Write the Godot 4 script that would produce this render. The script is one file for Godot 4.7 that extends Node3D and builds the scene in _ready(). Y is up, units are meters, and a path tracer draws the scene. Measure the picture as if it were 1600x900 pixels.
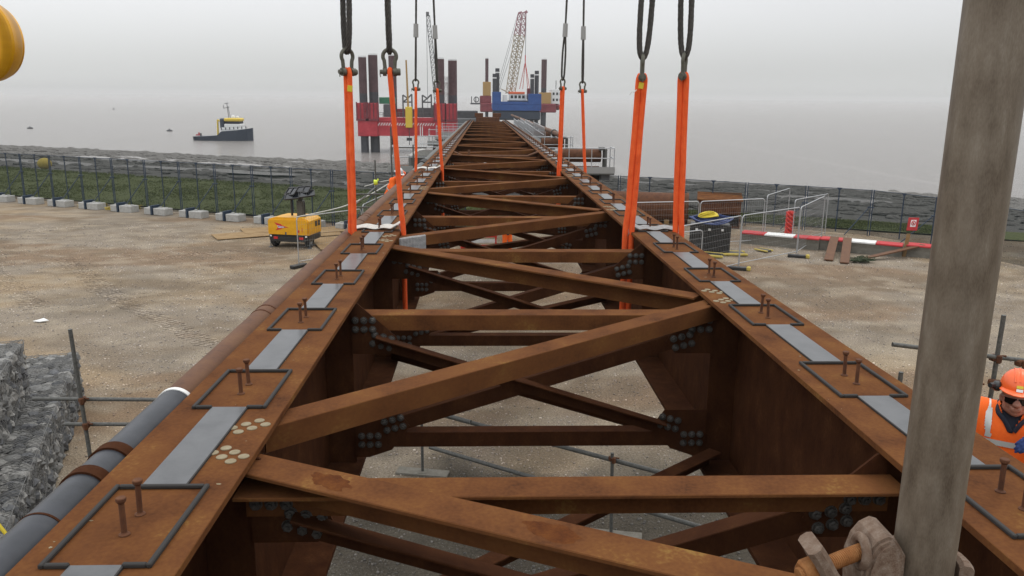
extends Node3D
# A rusty bridge span held in lifting slings on a coastal building site, seen from above its near end. y up, metres; the site ground is y = 0, the sea y = SEA.

const CAM := Vector3(0, 6.3, 0)
const SEA := -7.7
const FALL := -0.010821        # the span falls away from the camera by 0.62 degrees
const XL := -1.362             # centre lines of the two girders in the bridge's own axes
const XR := 2.215
var rng := RandomNumberGenerator.new()
var M := {}
var taken := {}
var noise_big := FastNoiseLite.new()
var noise_mid := FastNoiseLite.new()
var noise_fine := FastNoiseLite.new()


class MB:
	var v := PackedVector3Array()
	var n := PackedVector3Array()
	var c := PackedColorArray()
	var col := Color(1, 1, 1)

	func tri3(a: Vector3, b: Vector3, d: Vector3, na: Vector3, nb: Vector3, nd: Vector3) -> void:
		if (b - a).cross(d - a).dot(na + nb + nd) > 0.0:
			v.append(a); v.append(d); v.append(b)
			n.append(na); n.append(nd); n.append(nb)
		else:
			v.append(a); v.append(b); v.append(d)
			n.append(na); n.append(nb); n.append(nd)
		c.append(col); c.append(col); c.append(col)

	func tri(a: Vector3, b: Vector3, d: Vector3, out: Vector3) -> void:
		var f := (b - a).cross(d - a).normalized()
		if f.dot(out) < 0.0:
			f = -f
		tri3(a, b, d, f, f, f)

	func quad(a: Vector3, b: Vector3, d: Vector3, e: Vector3, out: Vector3) -> void:
		tri(a, b, d, out)
		tri(a, d, e, out)

	func box(at: Vector3, size: Vector3, bs := Basis(), ch := 0.0) -> void:
		var h := size * 0.5
		ch = minf(ch, minf(h.x, minf(h.y, h.z)) * 0.9)
		var p := func(s: Vector3, k: int) -> Vector3:
			var q := Vector3(s.x * (h.x - ch), s.y * (h.y - ch), s.z * (h.z - ch))
			q[k] = s[k] * h[k]
			return at + bs * q
		for k in 3:
			var i := (k + 1) % 3
			var j := (k + 2) % 3
			for s in [-1.0, 1.0]:
				var q := []
				for w in [[-1, -1], [1, -1], [1, 1], [-1, 1]]:
					var sg := Vector3.ZERO
					sg[k] = s; sg[i] = w[0]; sg[j] = w[1]
					q.append(p.call(sg, k))
				var o := Vector3.ZERO
				o[k] = s
				quad(q[0], q[1], q[2], q[3], bs * o)
		if ch <= 0.0:
			return
		for k in 3:
			var i := (k + 1) % 3
			var j := (k + 2) % 3
			for si in [-1.0, 1.0]:
				for sj in [-1.0, 1.0]:
					var s0 := Vector3.ZERO
					s0[i] = si; s0[j] = sj; s0[k] = -1.0
					var s1 := s0
					s1[k] = 1.0
					var o := Vector3.ZERO
					o[i] = si; o[j] = sj
					quad(p.call(s0, i), p.call(s1, i), p.call(s1, j), p.call(s0, j), bs * o)
		for sx in [-1.0, 1.0]:
			for sy in [-1.0, 1.0]:
				for sz in [-1.0, 1.0]:
					var s := Vector3(sx, sy, sz)
					tri(p.call(s, 0), p.call(s, 1), p.call(s, 2), bs * s)

	func side_of(d: Vector3) -> Vector3:
		var s := d.cross(Vector3.UP)
		return (s if s.length() > 0.05 else d.cross(Vector3.RIGHT)).normalized()

	func tube(a: Vector3, b: Vector3, ra: float, rb := -1.0, sides := 12, caps := true) -> void:
		if rb < 0.0:
			rb = ra
		var d := (b - a).normalized()
		var s := side_of(d)
		var t := d.cross(s)
		for k in sides:
			var u0 := s * cos(TAU * k / sides) + t * sin(TAU * k / sides)
			var u1 := s * cos(TAU * (k + 1) / sides) + t * sin(TAU * (k + 1) / sides)
			tri3(a + u0 * ra, a + u1 * ra, b + u1 * rb, u0, u1, u1)
			tri3(a + u0 * ra, b + u1 * rb, b + u0 * rb, u0, u1, u0)
			if caps:
				tri(a, a + u0 * ra, a + u1 * ra, -d)
				tri(b, b + u0 * rb, b + u1 * rb, d)

	# a round bar swept along points
	func path(pts: Array, r: float, sides := 8, closed := false, flat := Vector2.ONE, up := Vector3.ZERO) -> void:
		var m := pts.size()
		var rings := []
		var norms := []
		var s := Vector3.ZERO
		for i in m:
			var d: Vector3
			if closed:
				d = (pts[(i + 1) % m] - pts[(i - 1 + m) % m]).normalized()
			else:
				d = (pts[mini(i + 1, m - 1)] - pts[maxi(i - 1, 0)]).normalized()
			if up != Vector3.ZERO:
				s = d.cross(up).normalized()
			elif s == Vector3.ZERO:
				s = side_of(d)
			else:
				s = (s - d * s.dot(d)).normalized()
			var t := d.cross(s)
			var ring := []
			var nn := []
			for k in sides:
				var ca := cos(TAU * k / sides)
				var sa := sin(TAU * k / sides)
				ring.append(pts[i] + (s * ca * flat.x + t * sa * flat.y) * r)
				nn.append((s * ca / flat.x + t * sa / flat.y).normalized())
			rings.append(ring)
			norms.append(nn)
		for i in (m if closed else m - 1):
			var j := (i + 1) % m
			for k in sides:
				var l := (k + 1) % sides
				tri3(rings[i][k], rings[i][l], rings[j][l], norms[i][k], norms[i][l], norms[j][l])
				tri3(rings[i][k], rings[j][l], rings[j][k], norms[i][k], norms[j][l], norms[j][k])
		if not closed:
			for e in [[0, -1.0], [m - 1, 1.0]]:
				var d: Vector3 = (pts[1] - pts[0]) if e[0] == 0 else (pts[m - 1] - pts[m - 2])
				for k in sides:
					tri(pts[e[0]], rings[e[0]][k], rings[e[0]][(k + 1) % sides], d * e[1])

	# profile of (radius, height) turned about the y axis of xf
	func lathe(prof: Array, xf := Transform3D(), sides := 16) -> void:
		for i in prof.size() - 1:
			var p0: Vector2 = prof[i]
			var p1: Vector2 = prof[i + 1]
			var e := (p1 - p0).normalized()
			for k in sides:
				var a0 := TAU * k / sides
				var a1 := TAU * (k + 1) / sides
				var d0 := Vector3(cos(a0), 0, sin(a0))
				var d1 := Vector3(cos(a1), 0, sin(a1))
				var n0 := (xf.basis * (d0 * e.y + Vector3(0, -e.x, 0))).normalized()
				var n1 := (xf.basis * (d1 * e.y + Vector3(0, -e.x, 0))).normalized()
				var a := xf * (d0 * p0.x + Vector3(0, p0.y, 0))
				var b := xf * (d1 * p0.x + Vector3(0, p0.y, 0))
				var d := xf * (d1 * p1.x + Vector3(0, p1.y, 0))
				var f := xf * (d0 * p1.x + Vector3(0, p1.y, 0))
				if p0.x > 0.0:
					tri3(a, b, d, n0, n1, n1)
				if p1.x > 0.0:
					tri3(a, d, f, n0, n1, n0)

	# polygon in xf's x-y plane, pushed out along xf's z by deep (centred)
	func prism(poly: PackedVector2Array, deep: float, xf := Transform3D()) -> void:
		var ids := Geometry2D.triangulate_polygon(poly)
		var z := deep * 0.5
		for i in range(0, ids.size(), 3):
			for s in [-1.0, 1.0]:
				var q := []
				for k in 3:
					var p := poly[ids[i + k]]
					q.append(xf * Vector3(p.x, p.y, z * s))
				tri(q[0], q[1], q[2], xf.basis * Vector3(0, 0, s))
		var ccw := not Geometry2D.is_polygon_clockwise(poly)
		for i in poly.size():
			var a := poly[i]
			var b := poly[(i + 1) % poly.size()]
			var o := Vector3(b.y - a.y, a.x - b.x, 0) * (1.0 if ccw else -1.0)
			quad(xf * Vector3(a.x, a.y, -z), xf * Vector3(b.x, b.y, -z), xf * Vector3(b.x, b.y, z), xf * Vector3(a.x, a.y, z), xf.basis * o)

	# an L section: its corner runs from a to b, one leg along side, one leg down
	func angle(a: Vector3, b: Vector3, side: Vector3, legs: Vector2, t: float, up := Vector3.UP) -> void:
		var d := (b - a).normalized()
		var s := (side - d * side.dot(d)).normalized()
		var w := (up - d * up.dot(d)).normalized()
		var xf := Transform3D(Basis(s, w, d), (a + b) * 0.5)
		var q := 0.004
		prism(PackedVector2Array([Vector2(q, 0), Vector2(legs.x - q, 0), Vector2(legs.x, -q), Vector2(legs.x, -t), Vector2(t + 0.012, -t), Vector2(t, -t - 0.012), Vector2(t, -legs.y), Vector2(0, -legs.y), Vector2(0, -q)]), (b - a).length(), xf)

	func mesh() -> ArrayMesh:
		var arr := []
		arr.resize(Mesh.ARRAY_MAX)
		arr[Mesh.ARRAY_VERTEX] = v
		arr[Mesh.ARRAY_NORMAL] = n
		arr[Mesh.ARRAY_COLOR] = c
		var m := ArrayMesh.new()
		m.add_surface_from_arrays(Mesh.PRIMITIVE_TRIANGLES, arr)
		return m


func lin(r: float, g: float, b: float) -> Color:
	return Color(r, g, b).linear_to_srgb()


func grey_image(seed_at: int, freq: float, octaves: int, size: int, kind := FastNoiseLite.TYPE_SIMPLEX_SMOOTH) -> PackedByteArray:
	var f := FastNoiseLite.new()
	f.seed = seed_at
	f.frequency = freq
	f.noise_type = kind
	f.fractal_octaves = octaves
	f.fractal_gain = 0.58
	return f.get_seamless_image(size, size).get_data()


# a colour texture from two noises through a ramp of linear colours, and its height texture
func textures(seed_at: int, ramp: Array, f1: float, f2: float, w2: float, size := 512, kind := FastNoiseLite.TYPE_SIMPLEX_SMOOTH) -> Array:
	var a := grey_image(seed_at, f1, 5, size)
	var b := grey_image(seed_at + 7, f2, 3, size, kind)
	var lut := []
	for i in 256:
		var p := clampf((i / 255.0 - 0.5) * 1.25 + 0.5, 0.0, 0.9999) * (ramp.size() - 1)
		var k := int(p)
		var q: Color = ramp[k].lerp(ramp[k + 1], p - k)
		q = q.linear_to_srgb()
		lut.append([int(q.r * 255), int(q.g * 255), int(q.b * 255)])
	var rgb := PackedByteArray()
	rgb.resize(size * size * 3)
	var high := PackedByteArray()
	high.resize(size * size)
	for i in size * size:
		var m := int(a[i] * (1.0 - w2) + b[i] * w2)
		var q: Array = lut[m]
		rgb[i * 3] = q[0]; rgb[i * 3 + 1] = q[1]; rgb[i * 3 + 2] = q[2]
		high[i] = m
	var im := Image.create_from_data(size, size, false, Image.FORMAT_RGB8, rgb)
	var hm := Image.create_from_data(size, size, false, Image.FORMAT_L8, high)
	return [ImageTexture.create_from_image(im), ImageTexture.create_from_image(hm)]


func grained(ramp: Array, per_metre: float, o := {}) -> StandardMaterial3D:
	var t := textures(o.get("seed", 11), ramp, o.get("f1", 0.012), o.get("f2", 0.07), o.get("w2", 0.35), o.get("size", 512), o.get("kind", FastNoiseLite.TYPE_SIMPLEX_SMOOTH))
	var m := StandardMaterial3D.new()
	m.albedo_texture = t[0]
	m.uv1_triplanar = true
	m.uv1_world_triplanar = not o.get("local", false)
	m.uv1_scale = o.get("scale", Vector3.ONE * per_metre)
	m.roughness = o.get("rough", 0.85)
	m.metallic = o.get("metal", 0.0)
	m.metallic_specular = o.get("spec", 0.4)
	if o.get("bump", 0.0) > 0.0:
		m.heightmap_enabled = true
		m.heightmap_texture = t[1]
		m.heightmap_scale = o.bump
	m.vertex_color_use_as_albedo = o.get("tint", false)
	return m


func plain(r: float, g: float, b: float, rough := 0.6, metal := 0.0) -> StandardMaterial3D:
	var m := StandardMaterial3D.new()
	m.albedo_color = lin(r, g, b)
	m.roughness = rough
	m.metallic = metal
	return m


func make_materials() -> void:
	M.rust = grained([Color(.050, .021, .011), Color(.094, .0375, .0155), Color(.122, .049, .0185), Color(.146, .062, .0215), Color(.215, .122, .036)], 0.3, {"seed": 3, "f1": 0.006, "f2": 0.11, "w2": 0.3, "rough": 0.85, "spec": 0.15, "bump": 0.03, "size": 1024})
	M.rust_shaded = grained([Color(.032, .012, .0065), Color(.047, .018, .0085), Color(.060, .0235, .0105), Color(.085, .036, .015)], 0.8, {"seed": 23, "f1": 0.012, "f2": 0.11, "w2": 0.35, "rough": 0.85, "spec": 0.15, "bump": 0.03, "scale": Vector3(.7, .4, .7)})  # sheltered rust, darkened further to put the shade between girders into its colour
	M.rust_dark = grained([Color(.038, .017, .010), Color(.083, .032, .015), Color(.112, .045, .019), Color(.150, .068, .026)], 0.6, {"seed": 31, "rough": 0.85, "bump": 0.05})
	M.rust_pipe = grained([Color(.063, .029, .015), Color(.107, .047, .023), Color(.126, .057, .025), Color(.151, .076, .034)], 0.7, {"seed": 37, "f1": 0.008, "rough": 0.7})
	M.rust_bright = grained([Color(.128, .048, .016), Color(.240, .096, .028), Color(.304, .136, .048), Color(.400, .224, .096)], 9.0, {"seed": 41, "rough": 0.9, "bump": 0.06})
	M.galv = grained([Color(.078, .058, .041), Color(.137, .109, .080), Color(.188, .156, .119), Color(.255, .222, .178)], 5.0, {"seed": 47, "f1": 0.006, "f2": 0.09, "w2": 0.3, "rough": 0.5, "metal": 0.3, "bump": 0.02, "size": 1024, "scale": Vector3(9, 2.2, 9)})
	M.galv_old = grained([Color(.048, .048, .044), Color(.104, .104, .096), Color(.160, .160, .148)], 3.0, {"seed": 53, "rough": 0.55, "metal": 0.3})
	M.cast = grained([Color(.075, .04, .024), Color(.13, .082, .055), Color(.185, .135, .10), Color(.25, .20, .16)], 14.0, {"seed": 59, "rough": 0.85, "bump": 0.05})
	M.coated = grained([Color(.017, .019, .023), Color(.028, .031, .037), Color(.036, .039, .047), Color(.052, .055, .060)], 0.8, {"seed": 61, "f1": 0.006, "rough": 0.38, "w2": 0.2})
	M.plate = grained([Color(.065, .068, .071), Color(.089, .092, .095), Color(.106, .109, .112)], 1.1, {"seed": 67, "f1": 0.007, "rough": 0.32, "w2": 0.2})
	M.rubber = plain(.02, .018, .016, 0.8)
	M.bolt = grained([Color(.03, .028, .025), Color(.065, .061, .055), Color(.11, .104, .094)], 9.0, {"seed": 71, "rough": 0.6, "metal": 0.1, "size": 128})
	M.cream = grained([Color(.180, .141, .084), Color(.236, .197, .124), Color(.281, .242, .169)], 8.0, {"seed": 73, "rough": 0.8, "size": 128})
	M.webbing = grained([Color(.50, .055, .014), Color(.72, .092, .018), Color(.82, .12, .026), Color(.88, .16, .045)], 5.0, {"seed": 79, "f1": 0.008, "f2": 0.3, "w2": 0.4, "rough": 0.85, "bump": 0.25, "size": 512, "scale": Vector3(3, 1.3, 3)})
	M.white_web = grained([Color(.383, .374, .340), Color(.561, .552, .510), Color(.637, .629, .595)], 6.0, {"seed": 83, "rough": 0.9, "size": 256})
	M.grey_web = grained([Color(.150, .150, .150), Color(.270, .270, .270), Color(.390, .390, .375)], 6.0, {"seed": 89, "rough": 0.9, "size": 256})
	M.rope = grained([Color(.029, .027, .026), Color(.072, .067, .061), Color(.128, .120, .106)], 7.0, {"seed": 97, "rough": 0.5, "metal": 0.5, "size": 256})
	M.shackle = grained([Color(.06, .058, .045), Color(.11, .108, .085), Color(.16, .155, .125)], 9.0, {"seed": 101, "rough": 0.55, "metal": 0.3, "size": 256})
	M.ferrule = plain(.32, .32, .31, 0.5, 0.4)
	M.ground = grained([Color(.095, .087, .076), Color(.213, .199, .176), Color(.325, .306, .272), Color(.426, .403, .362), Color(.672, .638, .582)], 0.42, {"seed": 103, "f1": 0.04, "f2": 0.13, "w2": 0.5, "kind": FastNoiseLite.TYPE_CELLULAR, "rough": 0.95, "bump": 1.2, "size": 1024, "tint": true, "spec": 0.2})
	M.pebble = grained([Color(.432, .403, .365), Color(.672, .634, .576), Color(.912, .883, .826)], 4.0, {"seed": 107, "rough": 0.9, "size": 256, "tint": true})
	M.grass_soil = grained([Color(.062, .075, .025), Color(.094, .110, .035), Color(.125, .135, .048)], 0.3, {"seed": 109, "rough": 1.0, "f1": 0.02})
	M.blade = grained([Color(.077, .098, .027), Color(.106, .125, .040), Color(.138, .150, .053)], 0.1, {"seed": 113, "rough": 0.95, "size": 256, "spec": 0.1})
	M.shore = grained([Color(.027, .026, .024), Color(.062, .060, .054), Color(.098, .094, .085), Color(.156, .150, .135), Color(.338, .325, .300)], 0.12, {"seed": 127, "f1": 0.03, "f2": 0.14, "w2": 0.5, "rough": 0.8, "bump": 6.0, "size": 1024, "scale": Vector3(.09, .3, .22)})
	M.shore_rock = grained([Color(.034, .034, .030), Color(.085, .081, .074), Color(.146, .141, .130), Color(.281, .270, .254)], 0.4, {"seed": 131, "rough": 0.85, "f1": 0.02, "bump": 2.0})
	M.gabion = [grained([Color(.088, .088, .085), Color(.163, .163, .158), Color(.250, .247, .237)], 2.5, {"seed": 137, "rough": 0.9, "bump": 0.15}), grained([Color(.138, .135, .125), Color(.237, .234, .222), Color(.362, .350, .331)], 2.5, {"seed": 139, "rough": 0.9, "bump": 0.15}), grained([Color(.062, .064, .066), Color(.112, .115, .120), Color(.175, .177, .181)], 2.5, {"seed": 149, "rough": 0.9, "bump": 0.15})]
	M.wire = plain(.2, .2, .195, 0.5, 0.5)
	M.dark = plain(.015, .015, .015, 0.9)
	M.concrete = grained([Color(.258, .258, .242), Color(.372, .367, .345), Color(.475, .471, .445)], 0.9, {"seed": 151, "rough": 0.92, "bump": 0.15})
	M.concrete_low = grained([Color(.115, .108, .090), Color(.166, .155, .130), Color(.216, .205, .176)], 0.9, {"seed": 157, "rough": 0.95, "bump": 0.15})
	M.fence_blue = plain(.018, .035, .062, 0.5)
	M.net = StandardMaterial3D.new()
	M.net.albedo_color = Color(lin(.028, .038, .038), 0.55)
	M.net.transparency = BaseMaterial3D.TRANSPARENCY_ALPHA
	M.net.roughness = 1.0
	M.net.metallic_specular = 0.0
	M.mesh_wire = plain(.3, .3, .3, 0.5, 0.3)
	M.zinc = plain(.42, .43, .44, 0.42, 0.5)
	M.yellow = grained([Color(.62, .29, .01), Color(.72, .36, .014), Color(.78, .42, .02)], 1.2, {"seed": 163, "rough": 0.35, "size": 256})
	M.black_paint = plain(.018, .018, .018, 0.45)
	M.tyre = plain(.02, .02, .02, 0.9)
	M.rim = plain(.35, .35, .34, 0.45, 0.4)
	M.glass_dark = plain(.012, .014, .018, 0.08)
	M.red_paint = grained([Color(.32, .02, .025), Color(.45, .035, .04), Color(.55, .06, .06)], 0.8, {"seed": 167, "rough": 0.7, "size": 256})
	M.white_paint = grained([Color(.5, .5, .48), Color(.7, .7, .68), Color(.78, .78, .76)], 0.8, {"seed": 173, "rough": 0.7, "size": 256})
	M.logo_red = plain(.55, .02, .02, 0.5)
	M.logo_white = plain(.75, .75, .75, 0.5)
	M.logo_blue = plain(.03, .04, .18, 0.5)
	M.hull_red = grained([Color(.28, .018, .028), Color(.40, .028, .042), Color(.48, .05, .06)], 0.08, {"seed": 179, "rough": 0.6, "size": 256})
	M.hull_red_dark = grained([Color(.12, .02, .03), Color(.18, .03, .04), Color(.24, .05, .06)], 0.08, {"seed": 181, "rough": 0.7, "size": 256})
	M.hull_blue = grained([Color(.010, .043, .162), Color(.015, .064, .230), Color(.025, .085, .272)], 0.08, {"seed": 191, "rough": 0.5, "size": 256})
	M.hull_navy = plain(.012, .024, .045, 0.5)
	M.leg_top = grained([Color(.05, .025, .028), Color(.085, .045, .048), Color(.11, .065, .065)], 0.12, {"seed": 193, "rough": 0.8, "size": 256})
	M.leg_steel = grained([Color(.028, .03, .035), Color(.045, .047, .054), Color(.065, .066, .072)], 0.12, {"seed": 197, "rough": 0.7, "size": 256})
	M.ship_white = plain(.68, .69, .68, 0.5)
	M.ship_yellow = plain(.62, .44, .03, 0.5)
	M.ochre = plain(.36, .22, .07, 0.7)
	M.ship_grey = plain(.09, .095, .1, 0.7)
	M.green_box = plain(.015, .15, .07, 0.6)
	M.boom_pale = plain(.42, .36, .27, 0.6)
	M.boom_pink = plain(.36, .19, .21, 0.6)
	M.orange_cab = plain(.7, .13, .04, 0.5)
	M.timber = grained([Color(.150, .090, .038), Color(.240, .150, .064), Color(.315, .210, .098)], 1.5, {"seed": 199, "rough": 0.9, "scale": Vector3(1, 6, 6), "size": 256})
	M.ply = grained([Color(.192, .120, .056), Color(.264, .176, .084), Color(.320, .224, .120)], 0.6, {"seed": 211, "rough": 0.9, "size": 256})
	M.pallet = grained([Color(.360, .264, .048), Color(.464, .360, .080), Color(.528, .432, .144)], 1.5, {"seed": 223, "rough": 0.9, "size": 256})
	M.red_plastic = plain(.55, .022, .012, 0.45)
	M.yellow_plastic = plain(.6, .46, .02, 0.5)
	M.hose_blue = plain(.02, .04, .14, 0.5)
	M.net_green = grained([Color(.02, .03, .015), Color(.05, .065, .035), Color(.08, .09, .055)], 5.0, {"seed": 227, "rough": 1.0, "size": 128})
	M.skin = plain(.36, .17, .115, 0.55)
	M.hi_vis = grained([Color(.85, .115, .012), Color(.95, .15, .016), Color(.98, .18, .024)], 2.5, {"seed": 229, "rough": 0.8, "size": 256, "local": true})
	M.hi_yellow = plain(.62, .75, .06, 0.7)
	M.reflective = plain(.55, .56, .53, 0.35, 0.2)
	M.helmet = plain(.85, .13, .025, 0.3)
	M.navy = plain(.014, .018, .032, 0.85)
	M.glove = plain(.025, .05, .17, 0.8)
	M.lens = plain(.008, .006, .006, 0.1)
	M.stain = grained([Color(.062, .020, .008), Color(.095, .032, .010), Color(.13, .048, .013)], 3.0, {"seed": 233, "rough": 0.8, "spec": 0.15, "size": 256})
	M.sea = sea_material()


func sea_material() -> StandardMaterial3D:
	var t := textures(229, [Color(.148, .136, .123), Color(.21, .194, .177), Color(.275, .255, .235)], 0.012, 0.09, 0.5, 1024)
	var m := StandardMaterial3D.new()
	m.albedo_texture = t[0]
	m.uv1_triplanar = true
	m.uv1_world_triplanar = true
	m.uv1_scale = Vector3(0.02, 0.05, 0.075)
	m.roughness = 0.22
	m.metallic_specular = 0.5
	m.heightmap_enabled = true
	m.heightmap_texture = t[1]
	m.heightmap_scale = 38.0
	return m


# ---- naming ----
func numbered(parent: Node, called: String) -> String:
	var key := "%d/%s" % [parent.get_instance_id(), called]
	var k: int = taken.get(key, 0)
	taken[key] = k + 1
	return called if k == 0 else "%s_%03d" % [called, k]


func tag(o: Node, label: String, category: String, group := "") -> Node:
	o.set_meta("label", label)
	o.set_meta("category", category)
	if group != "":
		o.set_meta("group", group)
	return o


func thing(called: String, label: String, category: String, at := Vector3.ZERO, turn := 0.0, group := "") -> Node3D:
	var o := Node3D.new()
	o.name = numbered(self, called)
	add_child(o, true)
	o.position = at
	o.rotation.y = turn
	tag(o, label, category, group)
	return o


func obj(called: String, mesh: Mesh, material: Material, parent: Node = null, at := Vector3.ZERO) -> MeshInstance3D:
	var p: Node = self if parent == null else parent
	var o := MeshInstance3D.new()
	o.name = numbered(p, called)
	o.mesh = mesh
	o.material_override = material
	o.position = at
	p.add_child(o, true)
	return o


func part(called: String, mb: MB, material: Material, parent: Node = null) -> MeshInstance3D:
	return obj(called, mb.mesh(), material, parent)


func structure(o: Node) -> Node:
	o.set_meta("kind", "structure")
	return o


func stuff(o: Node) -> Node:
	o.set_meta("kind", "stuff")
	return o


func copy(o: Node3D, called: String, label: String, at: Vector3, turn := 0.0) -> Node3D:
	var d: Node3D = o.duplicate()
	d.name = numbered(self, called)
	add_child(d, true)
	d.position = at
	d.rotation.y = turn
	d.set_meta("label", label)
	return d


func multi(called: String, mesh: Mesh, material: Material, forms: Array, colors := [], parent: Node = null) -> MultiMeshInstance3D:
	var mm := MultiMesh.new()
	mm.transform_format = MultiMesh.TRANSFORM_3D
	mm.use_colors = not colors.is_empty()
	mm.mesh = mesh
	mm.instance_count = forms.size()
	for i in forms.size():
		mm.set_instance_transform(i, forms[i])
		if mm.use_colors:
			mm.set_instance_color(i, colors[i])
	var o := MultiMeshInstance3D.new()
	var p: Node = self if parent == null else parent
	o.name = numbered(p, called)
	o.multimesh = mm
	o.material_override = material
	p.add_child(o, true)
	return o


func br(x: float, y: float, u: float) -> Vector3:      # bridge axes (right, up, along) to world
	return CAM + Vector3(x, y * cos(FALL) + u * sin(FALL), y * sin(FALL) - u * cos(FALL))


func smooth(a: float, b: float, x: float) -> float:
	return smoothstep(a, b, x)


# an uneven rock of about unit size
func rock_mesh(seed_at: int, rough := 0.28, squash := Vector3(1, 0.7, 0.85), rings := 5, sides := 8) -> ArrayMesh:
	var f := FastNoiseLite.new()
	f.seed = seed_at
	f.frequency = 0.9
	var pts := []
	for i in rings + 1:
		var row := []
		for k in sides:
			var th := PI * i / rings
			var ph := TAU * (k + 0.5 * (i % 2)) / sides
			var d := Vector3(sin(th) * cos(ph), cos(th), sin(th) * sin(ph))
			row.append(d * squash * 0.5 * (1.0 + rough * 2.0 * f.get_noise_3dv(d * 1.6)))
		pts.append(row)
	var mb := MB.new()
	for i in rings:
		for k in sides:
			var l := (k + 1) % sides
			var a: Vector3 = pts[i][k]
			var b: Vector3 = pts[i][l]
			var d: Vector3 = pts[i + 1][l]
			var e: Vector3 = pts[i + 1][k]
			var out := a + b + d + e
			if i > 0:
				mb.tri(a, b, d, out)
			if i < rings - 1:
				mb.tri(a, d, e, out)
	return mb.mesh()


func _ready() -> void:
	rng.seed = 20240
	var cam := Camera3D.new()
	cam.name = "camera"
	cam.fov = 39.42
	cam.near = 0.05
	cam.far = 30000.0
	add_child(cam)
	cam.transform = Transform3D(Basis(Vector3(.999377, .009337, .034038), Vector3(-.001167, .972595, -.232503), Vector3(-.035276, .232318, .972)).orthonormalized(), CAM)
	cam.current = true
	var env := Environment.new()
	var sky := Sky.new()
	var sm := PanoramaSkyMaterial.new()
	sm.panorama = overcast()
	sky.sky_material = sm
	env.background_mode = Environment.BG_SKY
	env.sky = sky
	env.tonemap_mode = Environment.TONE_MAPPER_LINEAR
	env.tonemap_exposure = 1.0
	env.ambient_light_source = Environment.AMBIENT_SOURCE_SKY
	env.sdfgi_enabled = true
	env.ssao_enabled = true
	env.ssil_enabled = true
	env.fog_enabled = true
	env.fog_density = 0.00022
	env.fog_light_color = lin(.71, .71, .70)
	var we := WorldEnvironment.new()
	we.name = "environment"
	we.environment = env
	add_child(we)
	var sun := DirectionalLight3D.new()
	sun.name = "sun"
	sun.light_energy = 0.25
	sun.light_color = Color(1.0, 0.97, 0.92)
	sun.light_angular_distance = 25.0
	sun.shadow_enabled = true
	sun.rotation_degrees = Vector3(-58, 130, 0)
	add_child(sun)

	noise_big.seed = 5
	noise_big.frequency = 0.06
	noise_big.fractal_octaves = 4
	noise_mid.seed = 9
	noise_mid.frequency = 0.35
	noise_mid.fractal_octaves = 3
	noise_fine.seed = 15
	noise_fine.frequency = 0.8
	noise_fine.fractal_octaves = 3
	make_materials()
	make_land()
	make_sea()
	make_bridge()
	make_pipe()
	make_lifting()
	make_foreground()
	make_gabions()
	make_scaffolds()
	make_perimeter_fence()
	make_left_yard()
	make_right_yard()
	make_jetty()
	make_vessels()
	make_people()


# an even overcast: bright overhead, duller towards the horizon, a little brighter on the side where the sun stands behind the cloud
func overcast() -> ImageTexture:
	var w := 512
	var h := 256
	var im := Image.create(w, h, false, Image.FORMAT_RGBF)
	var f := FastNoiseLite.new()
	f.seed = 77
	f.frequency = 1.3
	f.fractal_octaves = 3
	for y in h:
		var e := PI * (0.5 - (y + 0.5) / h)
		for x in w:
			var az := TAU * ((x + 0.5) / w - 0.5)
			var c := Color(.42, .41, .39).lerp(Color(.14, .125, .105), clampf(-sin(e) * 3.0, 0.0, 1.0))
			if e >= 0.0:
				var v := .675 + .20 * smoothstep(0.0, .11, e) + 1.0 * sin(e)
				v *= .92 + .13 * cos(az - 1.2) * cos(e)
				v *= 1.0 + .05 * f.get_noise_3d(cos(e) * sin(az), sin(e) * 2.5, cos(e) * cos(az))
				c = Color(v * .985, v * 1.0, v * lerpf(.985, 1.03, smoothstep(0.0, .15, e)))
			im.set_pixel(x, y, c)
	return ImageTexture.create_from_image(im)


# ---- land and sea ----
func yard_edge(x: float) -> float:          # how far the gravel reaches, measured across the coast
	return lerpf(36.8, 47.5, smooth(-2.0, 9.0, x))


func land_height(x: float, s: float) -> float:
	if s < 50.7:
		return 0.02 * noise_mid.get_noise_2d(x, s)
	var d := s - 50.7
	var h := -d * 0.0717 * (1.0 + 0.07 * smooth(-10.0, 30.0, x))
	var ledge := noise_big.get_noise_2d(x * 0.16, s * 2.6) * 0.38 + noise_mid.get_noise_2d(x * 0.12, s * 0.9) * 0.16
	ledge = lerpf(ledge, snappedf(ledge, 0.16), 0.8)
	return h + ledge * smooth(0.0, 4.0, d) * (1.0 - 0.75 * smooth(70.0, 105.0, d))


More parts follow.
